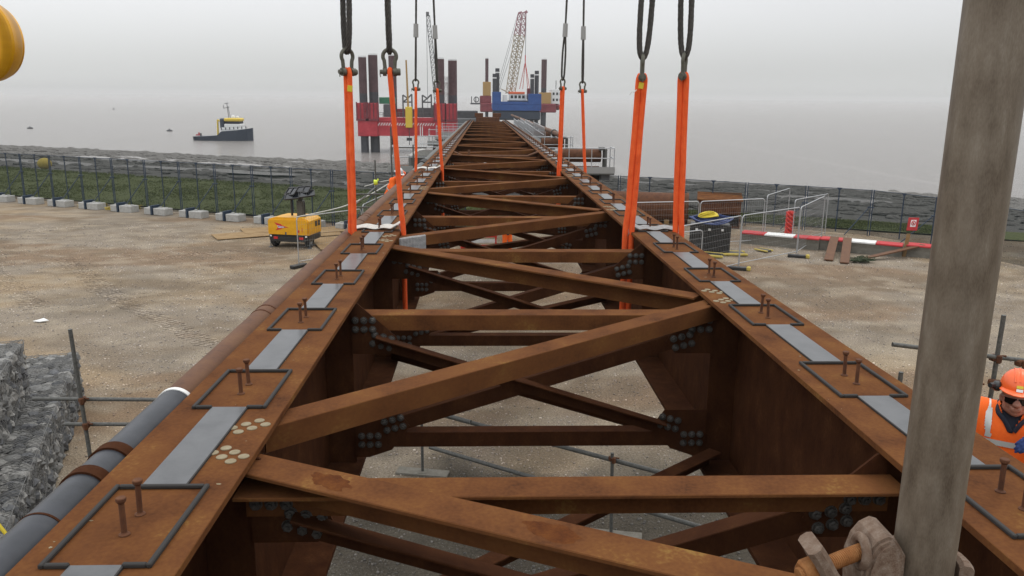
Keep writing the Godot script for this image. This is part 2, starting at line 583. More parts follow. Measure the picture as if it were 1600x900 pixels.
func sheet(xs: Array, rows: int, s_at: Callable, h_at: Callable, tint: Callable) -> MB:
	var mb := MB.new()
	var pts := []
	var cols := []
	for i in xs.size():
		var pr := PackedVector3Array()
		var cr := PackedColorArray()
		for j in rows:
			var s: float = s_at.call(xs[i], j)
			var p := Vector3(xs[i], 0, 0.477 * xs[i] - s)
			p.y = h_at.call(xs[i], s)
			pr.append(p)
			cr.append(tint.call(xs[i], s))
		pts.append(pr)
		cols.append(cr)
	var nrm := []
	for i in xs.size():
		var r := PackedVector3Array()
		for j in rows:
			var a: Vector3 = pts[mini(i + 1, xs.size() - 1)][j] - pts[maxi(i - 1, 0)][j]
			var b: Vector3 = pts[i][mini(j + 1, rows - 1)] - pts[i][maxi(j - 1, 0)]
			var q := a.cross(b).normalized()
			r.append(q if q.y > 0 else -q)
		nrm.append(r)
	for i in xs.size() - 1:
		for j in rows - 1:
			for t in [[[i, j], [i + 1, j], [i + 1, j + 1]], [[i, j], [i + 1, j + 1], [i, j + 1]]]:
				for w in [t[0], t[1], t[2]]:
					mb.v.append(pts[w[0]][w[1]])
					mb.n.append(nrm[w[0]][w[1]])
					mb.c.append(cols[w[0]][w[1]])
	# wind all triangles clockwise as seen from above
	if mb.v.size() > 2 and (mb.v[1] - mb.v[0]).cross(mb.v[2] - mb.v[0]).y > 0.0:
		for k in range(0, mb.v.size(), 3):
			var tv := mb.v[k + 1]; mb.v[k + 1] = mb.v[k + 2]; mb.v[k + 2] = tv
			var tn := mb.n[k + 1]; mb.n[k + 1] = mb.n[k + 2]; mb.n[k + 2] = tn
			var tc := mb.c[k + 1]; mb.c[k + 1] = mb.c[k + 2]; mb.c[k + 2] = tc
	return mb


func dirt_tint(x: float, s: float) -> Color:
	var z := 0.477 * x - s
	var brown := Color(.84, .68, .50)
	var grey := Color(.73, .65, .565)
	var red := Color(.62, .46, .335)
	var dark := Color(.42, .37, .31)
	var a := noise_big.get_noise_2d(x + 40.0, z * 1.5)
	var b := noise_big.get_noise_2d(x * 0.7 - 90.0, z * 2.2 + 31.0)
	var d := noise_mid.get_noise_2d(x * 0.8, z)
	var m := smooth(-0.12, 0.25, a + d * 0.35 - 0.12 * smooth(-6.0, 2.0, x) * (1.0 - smooth(5.0, 9.0, x)))
	var q := grey.lerp(brown, m)
	q = q.lerp(red, smooth(0.06, 0.3, b + d * 0.25) * 0.85)
	q = q.lerp(dark, smooth(0.14, 0.4, noise_big.get_noise_2d(x * 1.7 + 7.0, z * 2.4 - 60.0) + d * 0.4) * 0.4)
	q = q.lerp(Color(.95, .82, .64), smooth(0.25, 0.5, noise_mid.get_noise_2d(x * 0.5 + 50.0, z * 0.5)) * 0.3)
	var fine := noise_fine.get_noise_2d(x * 1.3, z * 1.9)
	q = q.lerp(Color(.50, .41, .32), smooth(0.08, 0.38, noise_mid.get_noise_2d(x * 0.9 - 20.0, z * 1.7) + fine * 0.4) * 0.6)
	q = q.lerp(Color(.98, .88, .74), smooth(0.1, 0.4, noise_mid.get_noise_2d(x * 1.1 + 77.0, z * 2.0) + fine * 0.4) * 0.45)
	q *= 1.0 + 0.2 * fine
	q.a = 1.0
	# darker grey ground tint below the near end of the span
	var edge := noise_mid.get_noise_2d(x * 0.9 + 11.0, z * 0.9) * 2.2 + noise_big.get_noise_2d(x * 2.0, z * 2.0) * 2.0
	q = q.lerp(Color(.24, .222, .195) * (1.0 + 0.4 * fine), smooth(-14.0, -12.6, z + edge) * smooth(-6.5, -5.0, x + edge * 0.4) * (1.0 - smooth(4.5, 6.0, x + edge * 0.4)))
	return q


func steps(list: Array) -> Array:          # [from, to, step] runs joined
	var out := []
	for r in list:
		var n := int(round((r[1] - r[0]) / r[2]))
		for k in n:
			out.append(lerpf(r[0], r[1], float(k) / n))
	out.append(list[-1][1])
	return out


func make_land() -> void:
	var xs := steps([[-300, -60, 20], [-60, -32, 2.0], [-32, 26, 0.28], [26, 60, 2.0], [60, 300, 20]])
	var ss := steps([[-80, -10, 10], [-10, 5, 1.0], [5, 36.8, 0.28]])
	var s_ground := func(x: float, j: int) -> float:
		return ss[j] if ss[j] <= 0.0 else ss[j] * yard_edge(x) / 36.8
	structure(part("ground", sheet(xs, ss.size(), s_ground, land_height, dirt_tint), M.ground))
	var gx := steps([[-300, -60, 20], [-60, 60, 2.0], [60, 300, 20]])
	var s_grass := func(x: float, j: int) -> float: return lerpf(yard_edge(x) - 0.05, 50.75, j / 8.0)
	var h_grass := func(x: float, s: float) -> float: return land_height(x, s) + (0.0 if s > 50.6 else 0.05 + 0.1 * absf(noise_mid.get_noise_2d(x * 0.5, s)))
	var none := func(_x: float, _s: float) -> Color: return Color(1, 1, 1)
	structure(part("grass_bank", sheet(gx, 9, s_grass, h_grass, none), M.grass_soil))
	var hx := steps([[-420, -160, 10], [-160, 110, 1.6], [110, 420, 10]])
	var s_shore := func(_x: float, j: int) -> float: return 50.7 + j * 1.25
	structure(part("rocky_shore", sheet(hx, 108, s_shore, land_height, none), M.shore))
	# grass blades on the bank
	var tuft := MB.new()
	for k in 6:
		var a := TAU * k / 6.0 + 0.4 * sin(k * 5.0)
		var d := Vector3(cos(a), 0, sin(a))
		var w := d.cross(Vector3.UP) * 0.022
		tuft.tri(d * 0.03 - w, d * 0.03 + w, d * (0.12 + 0.05 * sin(k * 2.3)) + Vector3(0, 0.085 + 0.03 * cos(k * 3.1), 0), d + Vector3.UP)
	var forms := []
	for i in 40000:
		var x := rng.randf_range(-64, 24)
		var s := rng.randf_range(yard_edge(x) + 0.1, 50.9)
		var k := rng.randf_range(0.45, 0.95)
		forms.append(Transform3D(Basis(Vector3.UP, rng.randf() * TAU).scaled(Vector3(k * 1.4, k, k * 1.4)), Vector3(x, land_height(x, s) + 0.05, 0.477 * x - s)))
	tag(stuff(multi("grass", tuft.mesh(), M.blade, forms)), "short green grass on the bank behind the netted fence", "grass")
	# slabs and boulders on the foreshore
	var slab := rock_mesh(5, 0.3, Vector3(1, 0.34, 0.6), 5, 9)
	forms = []
	for i in 14000:
		var x := rng.randf_range(-150, 105)
		var d := pow(rng.randf(), 0.8) * 109.0
		var s := 50.9 + d
		if noise_big.get_noise_2d(x * 0.5, s * 2.0) < -0.12 and rng.randf() < 0.75:
			continue
		var k := rng.randf_range(0.35, 1.0) * (1.0 + d * 0.006) * (1.9 if rng.randf() < 0.05 else 1.0)
		forms.append(Transform3D(Basis(Vector3.UP, -0.445 + rng.randfn(0.0, 0.4)).rotated(Vector3.RIGHT, rng.randfn(0.0, 0.08)).scaled(Vector3(k * 1.5, k, k)), Vector3(x, land_height(x, s) + 0.03, 0.477 * x - s)))
	tag(stuff(multi("shore_rocks", slab, M.shore_rock, forms)), "dark slabs and boulders of the foreshore along the water", "rocks")
	# pools left by the tide between the ledges
	var pools := MB.new()
	for i in 46:
		var x := rng.randf_range(-75, 45)
		var s := rng.randf_range(62, 128)
		var len_x := rng.randf_range(2.5, 9.0)
		var len_s := rng.randf_range(.8, 2.4)
		var y := land_height(x, s) + 0.10
		var ring := []
		for k in 20:
			var th := TAU * k / 20.0
			var r := 1.0 + .5 * noise_fine.get_noise_2d(x + cos(th) * 1.3, s + sin(th) * 1.3)
			var px := x + cos(th) * len_x * r
			ring.append(Vector3(px, y, .477 * px - (s + sin(th) * len_s * r)))
		for k in 20:
			pools.tri(Vector3(x, y, .477 * x - s), ring[k], ring[(k + 1) % 20], Vector3.UP)
	structure(part("tide_water", pools, M.sea))
	# loose stones of the yard
	var stone := rock_mesh(8, 0.3, Vector3(1, 0.65, 0.8), 3, 6)
	forms = []
	var cols := []
	for i in 150000:
		var z := -7.0 - pow(rng.randf(), 1.5) * 33.0
		var reach := absf(z) * 0.75 + 2.0
		var x := rng.randf_range(-reach, reach) + 1.0
		var s := 0.477 * x - z
		if s > yard_edge(x) - 0.2:
			continue
		if noise_mid.get_noise_2d(x * 0.6 + 3.0, z * 0.6) < -0.05 and rng.randf() < 0.6:
			continue
		var k := 0.011 + 0.045 * pow(rng.randf(), 6.0) + 0.0004 * absf(z)
		forms.append(Transform3D(Basis(Vector3.UP, rng.randf() * TAU).scaled(Vector3.ONE * k), Vector3(x, land_height(x, s) + k * 0.15, z)))
		var q := dirt_tint(x, s) * (0.6 + 1.2 * pow(rng.randf(), 1.8))
		cols.append(Color(q.r * 0.62 + 0.05, q.g * 0.64 + 0.05, q.b * 0.7 + 0.05))
	# clods thrown up in rows by crawler tracks
	for t in [[Vector2(-18.5, -30.0), Vector2(-13.2, -23.5)], [Vector2(-16.3, -31.2), Vector2(-11.2, -24.6)], [Vector2(-13.0, -26.5), Vector2(-7.0, -20.0)], [Vector2(-10.2, -33.0), Vector2(-12.8, -31.0)]]:
		var along: Vector2 = (t[1] - t[0]).normalized()
		var across := Vector2(-along.y, along.x)
		var far: float = t[0].distance_to(t[1])
		var p := 0.0
		while p < far:
			for k in 9:
				var o: Vector2 = t[0] + along * (p + rng.randfn(0, 0.02)) + across * (k * 0.075 - 0.3 + rng.randfn(0, 0.02))
				if rng.randf() < 0.8:
					forms.append(Transform3D(Basis(Vector3.UP, -across.angle() + rng.randfn(0, 0.3)).scaled(Vector3(0.13, 0.05, 0.08) * rng.randf_range(0.7, 1.3)), Vector3(o.x, land_height(o.x, 0.477 * o.x - o.y) + 0.006, o.y)))
					var q := dirt_tint(o.x, 0.477 * o.x - o.y) * rng.randf_range(0.55, 0.9)
					cols.append(Color(q.r * 0.75, q.g * 0.75, q.b * 0.75))
			p += 0.2
	tag(stuff(multi("gravel", stone, M.pebble, forms, cols)), "loose stones and clods scattered over the gravel yard", "gravel")


func make_sea() -> void:
	var mb := MB.new()
	var zs := [-60.0, -200.0, -600.0, -2000.0, -6000.0, -16000.0]
	for i in zs.size() - 1:
		var w := 16000.0
		for k in 8:
			var a := -w + k * w / 4.0
			var b := a + w / 4.0
			mb.quad(Vector3(a, SEA, zs[i]), Vector3(b, SEA, zs[i]), Vector3(b, SEA, zs[i + 1]), Vector3(a, SEA, zs[i + 1]), Vector3.UP)
	structure(part("sea", mb, M.sea))


# ---- the bridge ----
func q3(x: float, y: float, u: float) -> Vector3:
	return Vector3(x, y, -u)


func make_bridge() -> void:
	var b := thing("steel_bridge", "long rusty steel bridge span of two plate girders with cross bracing", "bridge", CAM)
	b.rotation.x = FALL
	var u0 := -2.6
	var u1 := 87.0
	var top := -1.6
	var low := -3.09
	var frames := []
	for k in range(-2, 28):
		frames.append(3.58 + 3.035 * k if k >= 0 else (1.86 if k == -1 else -1.18))
	# shared shapes
	var stud := MB.new()
	stud.lathe([Vector2(.021, 0), Vector2(.021, .004), Vector2(.013, .009), Vector2(.011, .012), Vector2(.011, .128), Vector2(.019, .139), Vector2(.0195, .15), Vector2(.017, .153), Vector2(0, .153)], Transform3D(), 12)
	var stud_mesh := stud.mesh()
	var plate := MB.new()
	plate.box(Vector3(0, .004, 0), Vector3(.186, .008, .93), Basis(), .0015)
	var plate_mesh := plate.mesh()
	var edge := MB.new()
	edge.box(Vector3(.0965, .005, 0), Vector3(.007, .010, .93))
	var edge_meshes := [edge.mesh()]
	edge = MB.new()
	edge.box(Vector3(-.0965, .005, 0), Vector3(.007, .010, .93))
	edge_meshes.append(edge.mesh())
	var seal := MB.new()
	var hw := .187
	for s in [-1.0, 1.0]:
		seal.box(Vector3(s * hw, .009, -.30), Vector3(.02, .018, .62), Basis(), .004)
		seal.box(Vector3(s * (hw + .092) * .5 - s * .005, .009, .0), Vector3(hw - .092 - .01, .0178, .02), Basis(), .004)
	seal.box(Vector3(0, .0094, -.60), Vector3(2 * hw - .02, .0176, .02), Basis(), .004)
	var seal_mesh := seal.mesh()
	var cap := MB.new()
	cap.lathe([Vector2(.026, 0), Vector2(.026, .003), Vector2(.023, .005), Vector2(0, .005)], Transform3D(), 14)
	var cap_mesh := cap.mesh()
	var bolt := MB.new()
	var bx := Transform3D(Basis(Vector3.RIGHT, PI / 2), Vector3.ZERO)       # y towards the viewer
	bolt.lathe([Vector2(.032, 0), Vector2(.032, .005), Vector2(.025, .005)], bx, 14)
	bolt.lathe([Vector2(.026, .005), Vector2(.026, .022), Vector2(.022, .026), Vector2(.014, .026), Vector2(.014, .034), Vector2(.012, .037), Vector2(0, .037)], bx, 6)
	var bolt_mesh := bolt.mesh()
	for g in 2:
		var x: float = [XL, XR][g]
		var inward: float = [1.0, -1.0][g]
		var web := MB.new()
		web.box(q3(x, (top + low) * .5 - .0175, (u0 + u1) * .5), Vector3(.018, low - top if false else top - low - .035, u1 - u0))
		var gd := part("main_girder", web, M.rust_shaded, b)
		gd.set_meta("label", ["rusty plate girder beside the long pipe", "rusty plate girder nearest the orange-clad worker"][g])
		var tf := MB.new()
		tf.box(q3(x, top - .0175, (u0 + u1) * .5), Vector3(.585, .035, u1 - u0), Basis(), .003)
		part("top_flange", tf, M.rust, gd)
		var bf := MB.new()
		bf.box(q3(x, low - .02, (u0 + u1) * .5), Vector3(.6, .04, u1 - u0), Basis(), .003)
		part("bottom_flange", bf, M.rust_shaded, gd)
		# stiffeners on both faces of the web
		var sf := MB.new()
		sf.box(Vector3(0, 0, 0), Vector3(.235, top - low - .037, .018), Basis(), .002)
		var sf_mesh := sf.mesh()
		for u in frames:
			for s in [-1.0, 1.0]:
				obj("web_stiffener", sf_mesh, M.rust_shaded, gd, q3(x + s * .1275, (top + low) * .5 - .0175, u + .02))
		# seals, cover plates and studs
		for k in range(-3, 56):
			var un := (2.587 if g == 0 else 2.72) + 1.5225 * k
			obj("rubber_seal", seal_mesh, M.rubber, gd, q3(x, top + .0005, un))
			var cp := obj("cover_plate", plate_mesh, M.plate, gd, q3(x, top + .0005, un + .605 + .4575))
			obj("shadow_edge", edge_meshes[0 if g == 0 else 1], M.rubber, gd, cp.position)  # black strip stands in for the shadow line along each plate
			for s in [-1.0, 1.0]:
				var st := obj("shear_stud", stud_mesh, M.rust_dark, gd, q3(x + rng.randfn(0, .003), top + .0005, un + .30 + s * .078))
				st.rotation = Vector3(rng.randfn(0, .02), rng.randf() * TAU, rng.randfn(0, .02))
		# pale bolt covers above the joints of the plan bracing
		for k in range(-1, 8):
			if absi(k) % 2 != g:
				continue
			var uc := 3.69 + 3.035 * k
			for s in [-1.0, 1.0]:
				var d := Vector2(inward * 3.15, s * 2.7).normalized()
				var w := Vector2(-d.y, d.x)
				for i in 3:
					for j in 2:
						var p := Vector2(x + inward * .175, uc + s * .17) + d * (i - 1) * .072 + w * (j - .5) * .068
						obj("bolt_cover", cap_mesh, M.cream, gd, q3(p.x, top + .0004, p.y))
	# plan bracing under the top flange and above the bottom flange
	for k in range(-2, 27):
		var from_left := absi(k) % 2 == 0
		var ua: float = frames[k + 2] + .11
		var ub: float = frames[k + 3] + .11
		var xa := XL if from_left else XR
		var xb := XR if from_left else XL
		var d := Vector3(xb - xa, 0, -(ub - ua)).normalized()
		var a := q3(xa, -1.648, ua) + d * .30
		var e := q3(xb, -1.648, ub) - d * .16
		# leaning one way the upright leg faces the camera, the other way the flat leg does
		var away := Vector3(0, 0, -1)
		var mb := MB.new()
		if from_left:
			mb.angle(a + Vector3(0, 0, -.06), e + Vector3(0, 0, -.06), away, Vector2(.18, .135), .018)
		else:
			mb.angle(a + Vector3(0, 0, -.09), e + Vector3(0, 0, -.09), -away, Vector2(.2, .205), .018)
		var pb := part("plan_brace", mb, M.rust, b)
		if k == -1:
			# old water stains on the nearest brace
			for st in [[.17, .10, 31], [.47, .12, 47]]:
				var f := FastNoiseLite.new()
				f.seed = st[2]
				f.frequency = .9
				var run := (e - a).normalized()
				var mid: Vector3 = a.lerp(e, 1.0 - st[0]) + Vector3(0, .0006, .02)
				var fill := MB.new()
				for q in 40:
					var pt := []
					for w in [q, q + 1]:
						var th = TAU * w / 40.0
						var rr: float = 1.0 + .45 * f.get_noise_2d(cos(th) * 1.5, sin(th) * 1.5)
						pt.append(run * cos(th) * st[1] * rr + Vector3(0, 0, sin(th) * .07 * rr).slide(run * .0 + Vector3.UP))
					fill.tri(mid, mid + pt[0], mid + pt[1], Vector3.UP)
				part("rust_stain", fill, M.stain, pb)
		mb = MB.new()
		d = Vector3(xb - xa, 0, -(ub - ua)).normalized()
		mb.angle(q3(xa, -2.93, ua) + d * .3, q3(xb, -2.93, ub) - d * .3, -away, Vector2(.13, .15), .014)
		part("lower_plan_brace", mb, M.rust_shaded, b)
	# cross frames
	for k in frames.size():
		var u: float = frames[k]
		var num := k - 2
		var near_flat := num == 0
		var mb := MB.new()
		var xl := XL + .33
		var xr := XR - .33
		if near_flat:
			mb.angle(q3(xl - .1, -1.742, u - .0145), q3(xr + .1, -1.742, u - .0145), Vector3(0, 0, 1), Vector2(.2, .19), .016)
		else:
			mb.angle(q3(xl, -1.742, u), q3(xr, -1.742, u), Vector3(0, 0, -1), Vector2(.2, .135), .016)
		part("cross_strut", mb, M.rust, b)
		mb = MB.new()
		mb.angle(q3(xl, -2.805, u), q3(xr, -2.805, u), Vector3(0, 0, -1), Vector2(.14, .135), .016)
		part("lower_strut", mb, M.rust_shaded, b)
		var upv := Vector3(.34, 1, 0).normalized()
		mb = MB.new()
		mb.angle(q3(XL + .46, -1.905, u - .014), q3(XR - .62, -2.70, u - .014), Vector3(0, 0, 1), Vector2(.11, .12), .013, Vector3.UP)
		part("cross_brace", mb, M.rust_shaded, b)
		mb = MB.new()
		mb.angle(q3(XL + .62, -2.66, u + .002), q3(XR - .5, -1.885, u + .002), Vector3(0, 0, -1), Vector2(.11, .13), .013, Vector3.UP)
		part("cross_brace", mb, M.rust_shaded, b)
		for g in 2:
			var x: float = [XL, XR][g]
			var s: float = [1.0, -1.0][g]
			# upper gusset, then lower gusset: plates standing across the bridge
			for e in 2:
				var poly: PackedVector2Array
				if e == 0:
					poly = PackedVector2Array([Vector2(.245, -1.64), Vector2(.30, -1.64), Vector2(.62, -1.93), Vector2(.64, -1.98), Vector2(.56, -2.08), Vector2(.245, -2.08)])
				else:
					poly = PackedVector2Array([Vector2(.245, -2.60), Vector2(.62, -2.60), Vector2(.72, -2.74), Vector2(.56, -2.96), Vector2(.36, -3.03), Vector2(.245, -3.03)])
				for i in poly.size():
					poly[i].x = x + s * poly[i].x
				mb = MB.new()
				mb.prism(poly, .014, Transform3D(Basis(), Vector3(0, 0, -(u - .006))))
				var gp := part("gusset_plate", mb, M.rust_shaded, b)
				if num > 7:
					continue
				var spots := []
				var c1: Vector2 = [Vector2(.35, -1.825), Vector2(.37, -2.87)][e]
				var c2: Vector2 = [Vector2(.50, -1.97), Vector2(.58, -2.72)][e]
				var tilt: float = [-.26, .26][e]
				for i in 3:
					for j in 2:
						spots.append(Vector2(x + s * (c1.x + (i - 1) * .072), c1.y + (j - .5) * .08))
				for i in 3:
					for j in 2:
						var o := Vector2((i - 1) * .072, (j - .5) * .08).rotated(tilt)
						spots.append(Vector2(x + s * (c2.x + o.x), c2.y + o.y))
				if num <= 4:
					for p in spots:
						var bo := obj("bolt", bolt_mesh, M.bolt, gp, Vector3(p.x, p.y, -(u - .0135 - (.017 if near_flat and p.y > -1.94 and e == 0 else 0.0))))
						bo.rotation.z = rng.randf() * TAU
				else:
					var grp := MB.new()
					for p in spots:
						grp.lathe([Vector2(.03, 0), Vector2(.03, .012), Vector2(.024, .02), Vector2(.014, .034), Vector2(0, .037)], Transform3D(Basis(Vector3.RIGHT, PI / 2), Vector3(p.x, p.y, -(u - .0135))), 6)
					stuff(part("bolts", grp, M.bolt, gp))
		# thin knee plates under the top flanges
		for g in 2:
			if absi(num) % 2 != g:
				continue
			var x: float = [XL, XR][g]
			var s: float = [1.0, -1.0][g]
			mb = MB.new()
			mb.prism(PackedVector2Array([Vector2(x + s * .012, -1.637), Vector2(x + s * .28, -1.637), Vector2(x + s * .28, -1.645), Vector2(x + s * .012, -1.645)]), .62, Transform3D(Basis(), Vector3(0, 0, -(u + .11))))
			part("joint_plate", mb, M.rust_shaded, b)
	# pale flecks of dried cement on the flanges near the camera
	var forms := []
	for i in 130:
		var g := i % 2
		var fx := (XL if g == 0 else XR) + rng.randf_range(-.28, .28)
		var k := .003 + .012 * pow(rng.randf(), 3.0)
		forms.append(Transform3D(Basis(Vector3.UP, rng.randf() * TAU).scaled(Vector3(k * rng.randf_range(.6, 2.2), .002, k)), q3(fx, top + .0009, rng.randf_range(1.5, 14.0))))
	stuff(multi("cement_flecks", rock_mesh(90, .4, Vector3.ONE, 3, 6), M.cream, forms, [], b))
	# the end frame at the seaward end
	var ef := MB.new()
	ef.box(q3((XL + XR) * .5, -1.75, u1 + .6), Vector3(2.5, 1.0, 1.2), Basis(), .05)
	for s in [-1.0, 1.0]:
		ef.box(q3((XL + XR) * .5 + s * .95, -1.05, u1 + .6), Vector3(.9, .4, .9), Basis(), .03)
	part("end_box", ef, M.rust_dark, b)
	# rusty safety rails between the girders further out
	var rail := MB.new()
	rail.path([q3(XL + .33, -1.62, 28.5), q3(XL + .62, -1.73, 28.3), q3(XR - .7, -1.73, 28.3), q3(XR - .33, -1.6, 28.5)], .04, 8)
	rail.path([q3(XL + .5, -1.9, 28.3), q3(XR - .5, -1.9, 28.3)], .03, 8)
	rail.box(q3(XL + .85, -1.75, 28.3), Vector3(.09, .45, .06))
	part("bent_rail", rail, M.rust_pipe, b)


func make_pipe() -> void:
	var x := -1.785
	var y := -1.72
	var p := thing("service_pipe", "long pipe along the outer edge of the girder, dark grey then rusty", "pipe", CAM)
	p.rotation.x = FALL
	var mb := MB.new()
	mb.tube(q3(x, y, -2.6), q3(x, y, 4.48), .106, -1, 36, true)
	part("coated_length", mb, M.coated, p).set_meta("label", "dark grey coated near length of the pipe")
	mb = MB.new()
	mb.tube(q3(x, y, 4.482), q3(x, y, 20.6), .102, -1, 32, true)
	part("rusty_length", mb, M.rust_pipe, p).set_meta("label", "rusty brown middle length of the pipe")
	mb = MB.new()
	mb.tube(q3(x, y, 20.602), q3(x, y, 84.0), .10, -1, 20, true)
	part("pale_length", mb, M.galv_old, p).set_meta("label", "pale grey far length of the pipe")
	mb = MB.new()
	mb.tube(q3(x, y, 4.44), q3(x, y, 4.475), .111, -1, 36, true)
	part("end_ring", mb, M.white_paint, p)
	mb = MB.new()
	mb.tube(q3(x, y, 23.4), q3(x, y, 24.6), .13, -1, 20, true)
	part("black_sleeve", mb, M.rubber, p)
	for u in [3.36, 3.62]:
		mb = MB.new()
		mb.tube(q3(x, y, u), q3(x, y, u + .075), .116, -1, 36, true)
		mb.box(q3(x - .10, y - .13, u + .0375), Vector3(.08, .09, .06), Basis(), .004)
		part("strap", mb, M.rust_shaded, p)
	mb = MB.new()
	mb.tube(q3(x, y, 3.0), q3(x, y, 3.012), .1085, -1, 36, true)
	part("weld_seam", mb, M.rust_shaded, p)
	for u in [6.3, 6.46, 11.5, 12.0, 12.2]:
		mb = MB.new()
		mb.tube(q3(x, y, u), q3(x, y, u + .02), .107, -1, 32, true)
		part("band", mb, M.rust_dark, p)
	# brackets that carry it on the web
	for k in 27:
		mb = MB.new()
		mb.box(q3((x + XL) * .5 - .02, y - .16, 2.1 + 3.035 * k), Vector3(.42, .05, .08), Basis(), .004)
		part("bracket", mb, M.rust_shaded, p)


# ---- lifting gear ----
func strand_rope(mb: MB, pts: Array, r: float, strands := 6) -> void:
	# a laid rope: strands wound about a centre line
	var dist := 0.0
	var lines := []
	for k in strands:
		lines.append([])
	var s := Vector3.ZERO
	for i in pts.size():
		if i > 0:
			dist += (pts[i] - pts[i - 1]).length()
		var d: Vector3 = (pts[mini(i + 1, pts.size() - 1)] - pts[maxi(i - 1, 0)]).normalized()
		s = mb.side_of(d) if s == Vector3.ZERO else (s - d * s.dot(d)).normalized()
		var t := d.cross(s)
		for k in strands:
			var a := TAU * k / strands + dist * TAU / (r * 9.5)
			lines[k].append(pts[i] + (s * cos(a) + t * sin(a)) * r * 0.62)
	for k in strands:
		mb.path(lines[k], r * 0.42, 5)


func fine_points(pts: Array, gap: float) -> Array:
	var c := Curve3D.new()
	for i in pts.size():
		var a: Vector3 = pts[maxi(i - 1, 0)]
		var b: Vector3 = pts[mini(i + 1, pts.size() - 1)]
		var h := (b - a) / 6.0
		c.add_point(pts[i], -h, h)
	c.bake_interval = gap
	var out := []
	for p in c.get_baked_points():
		out.append(p)
	return out


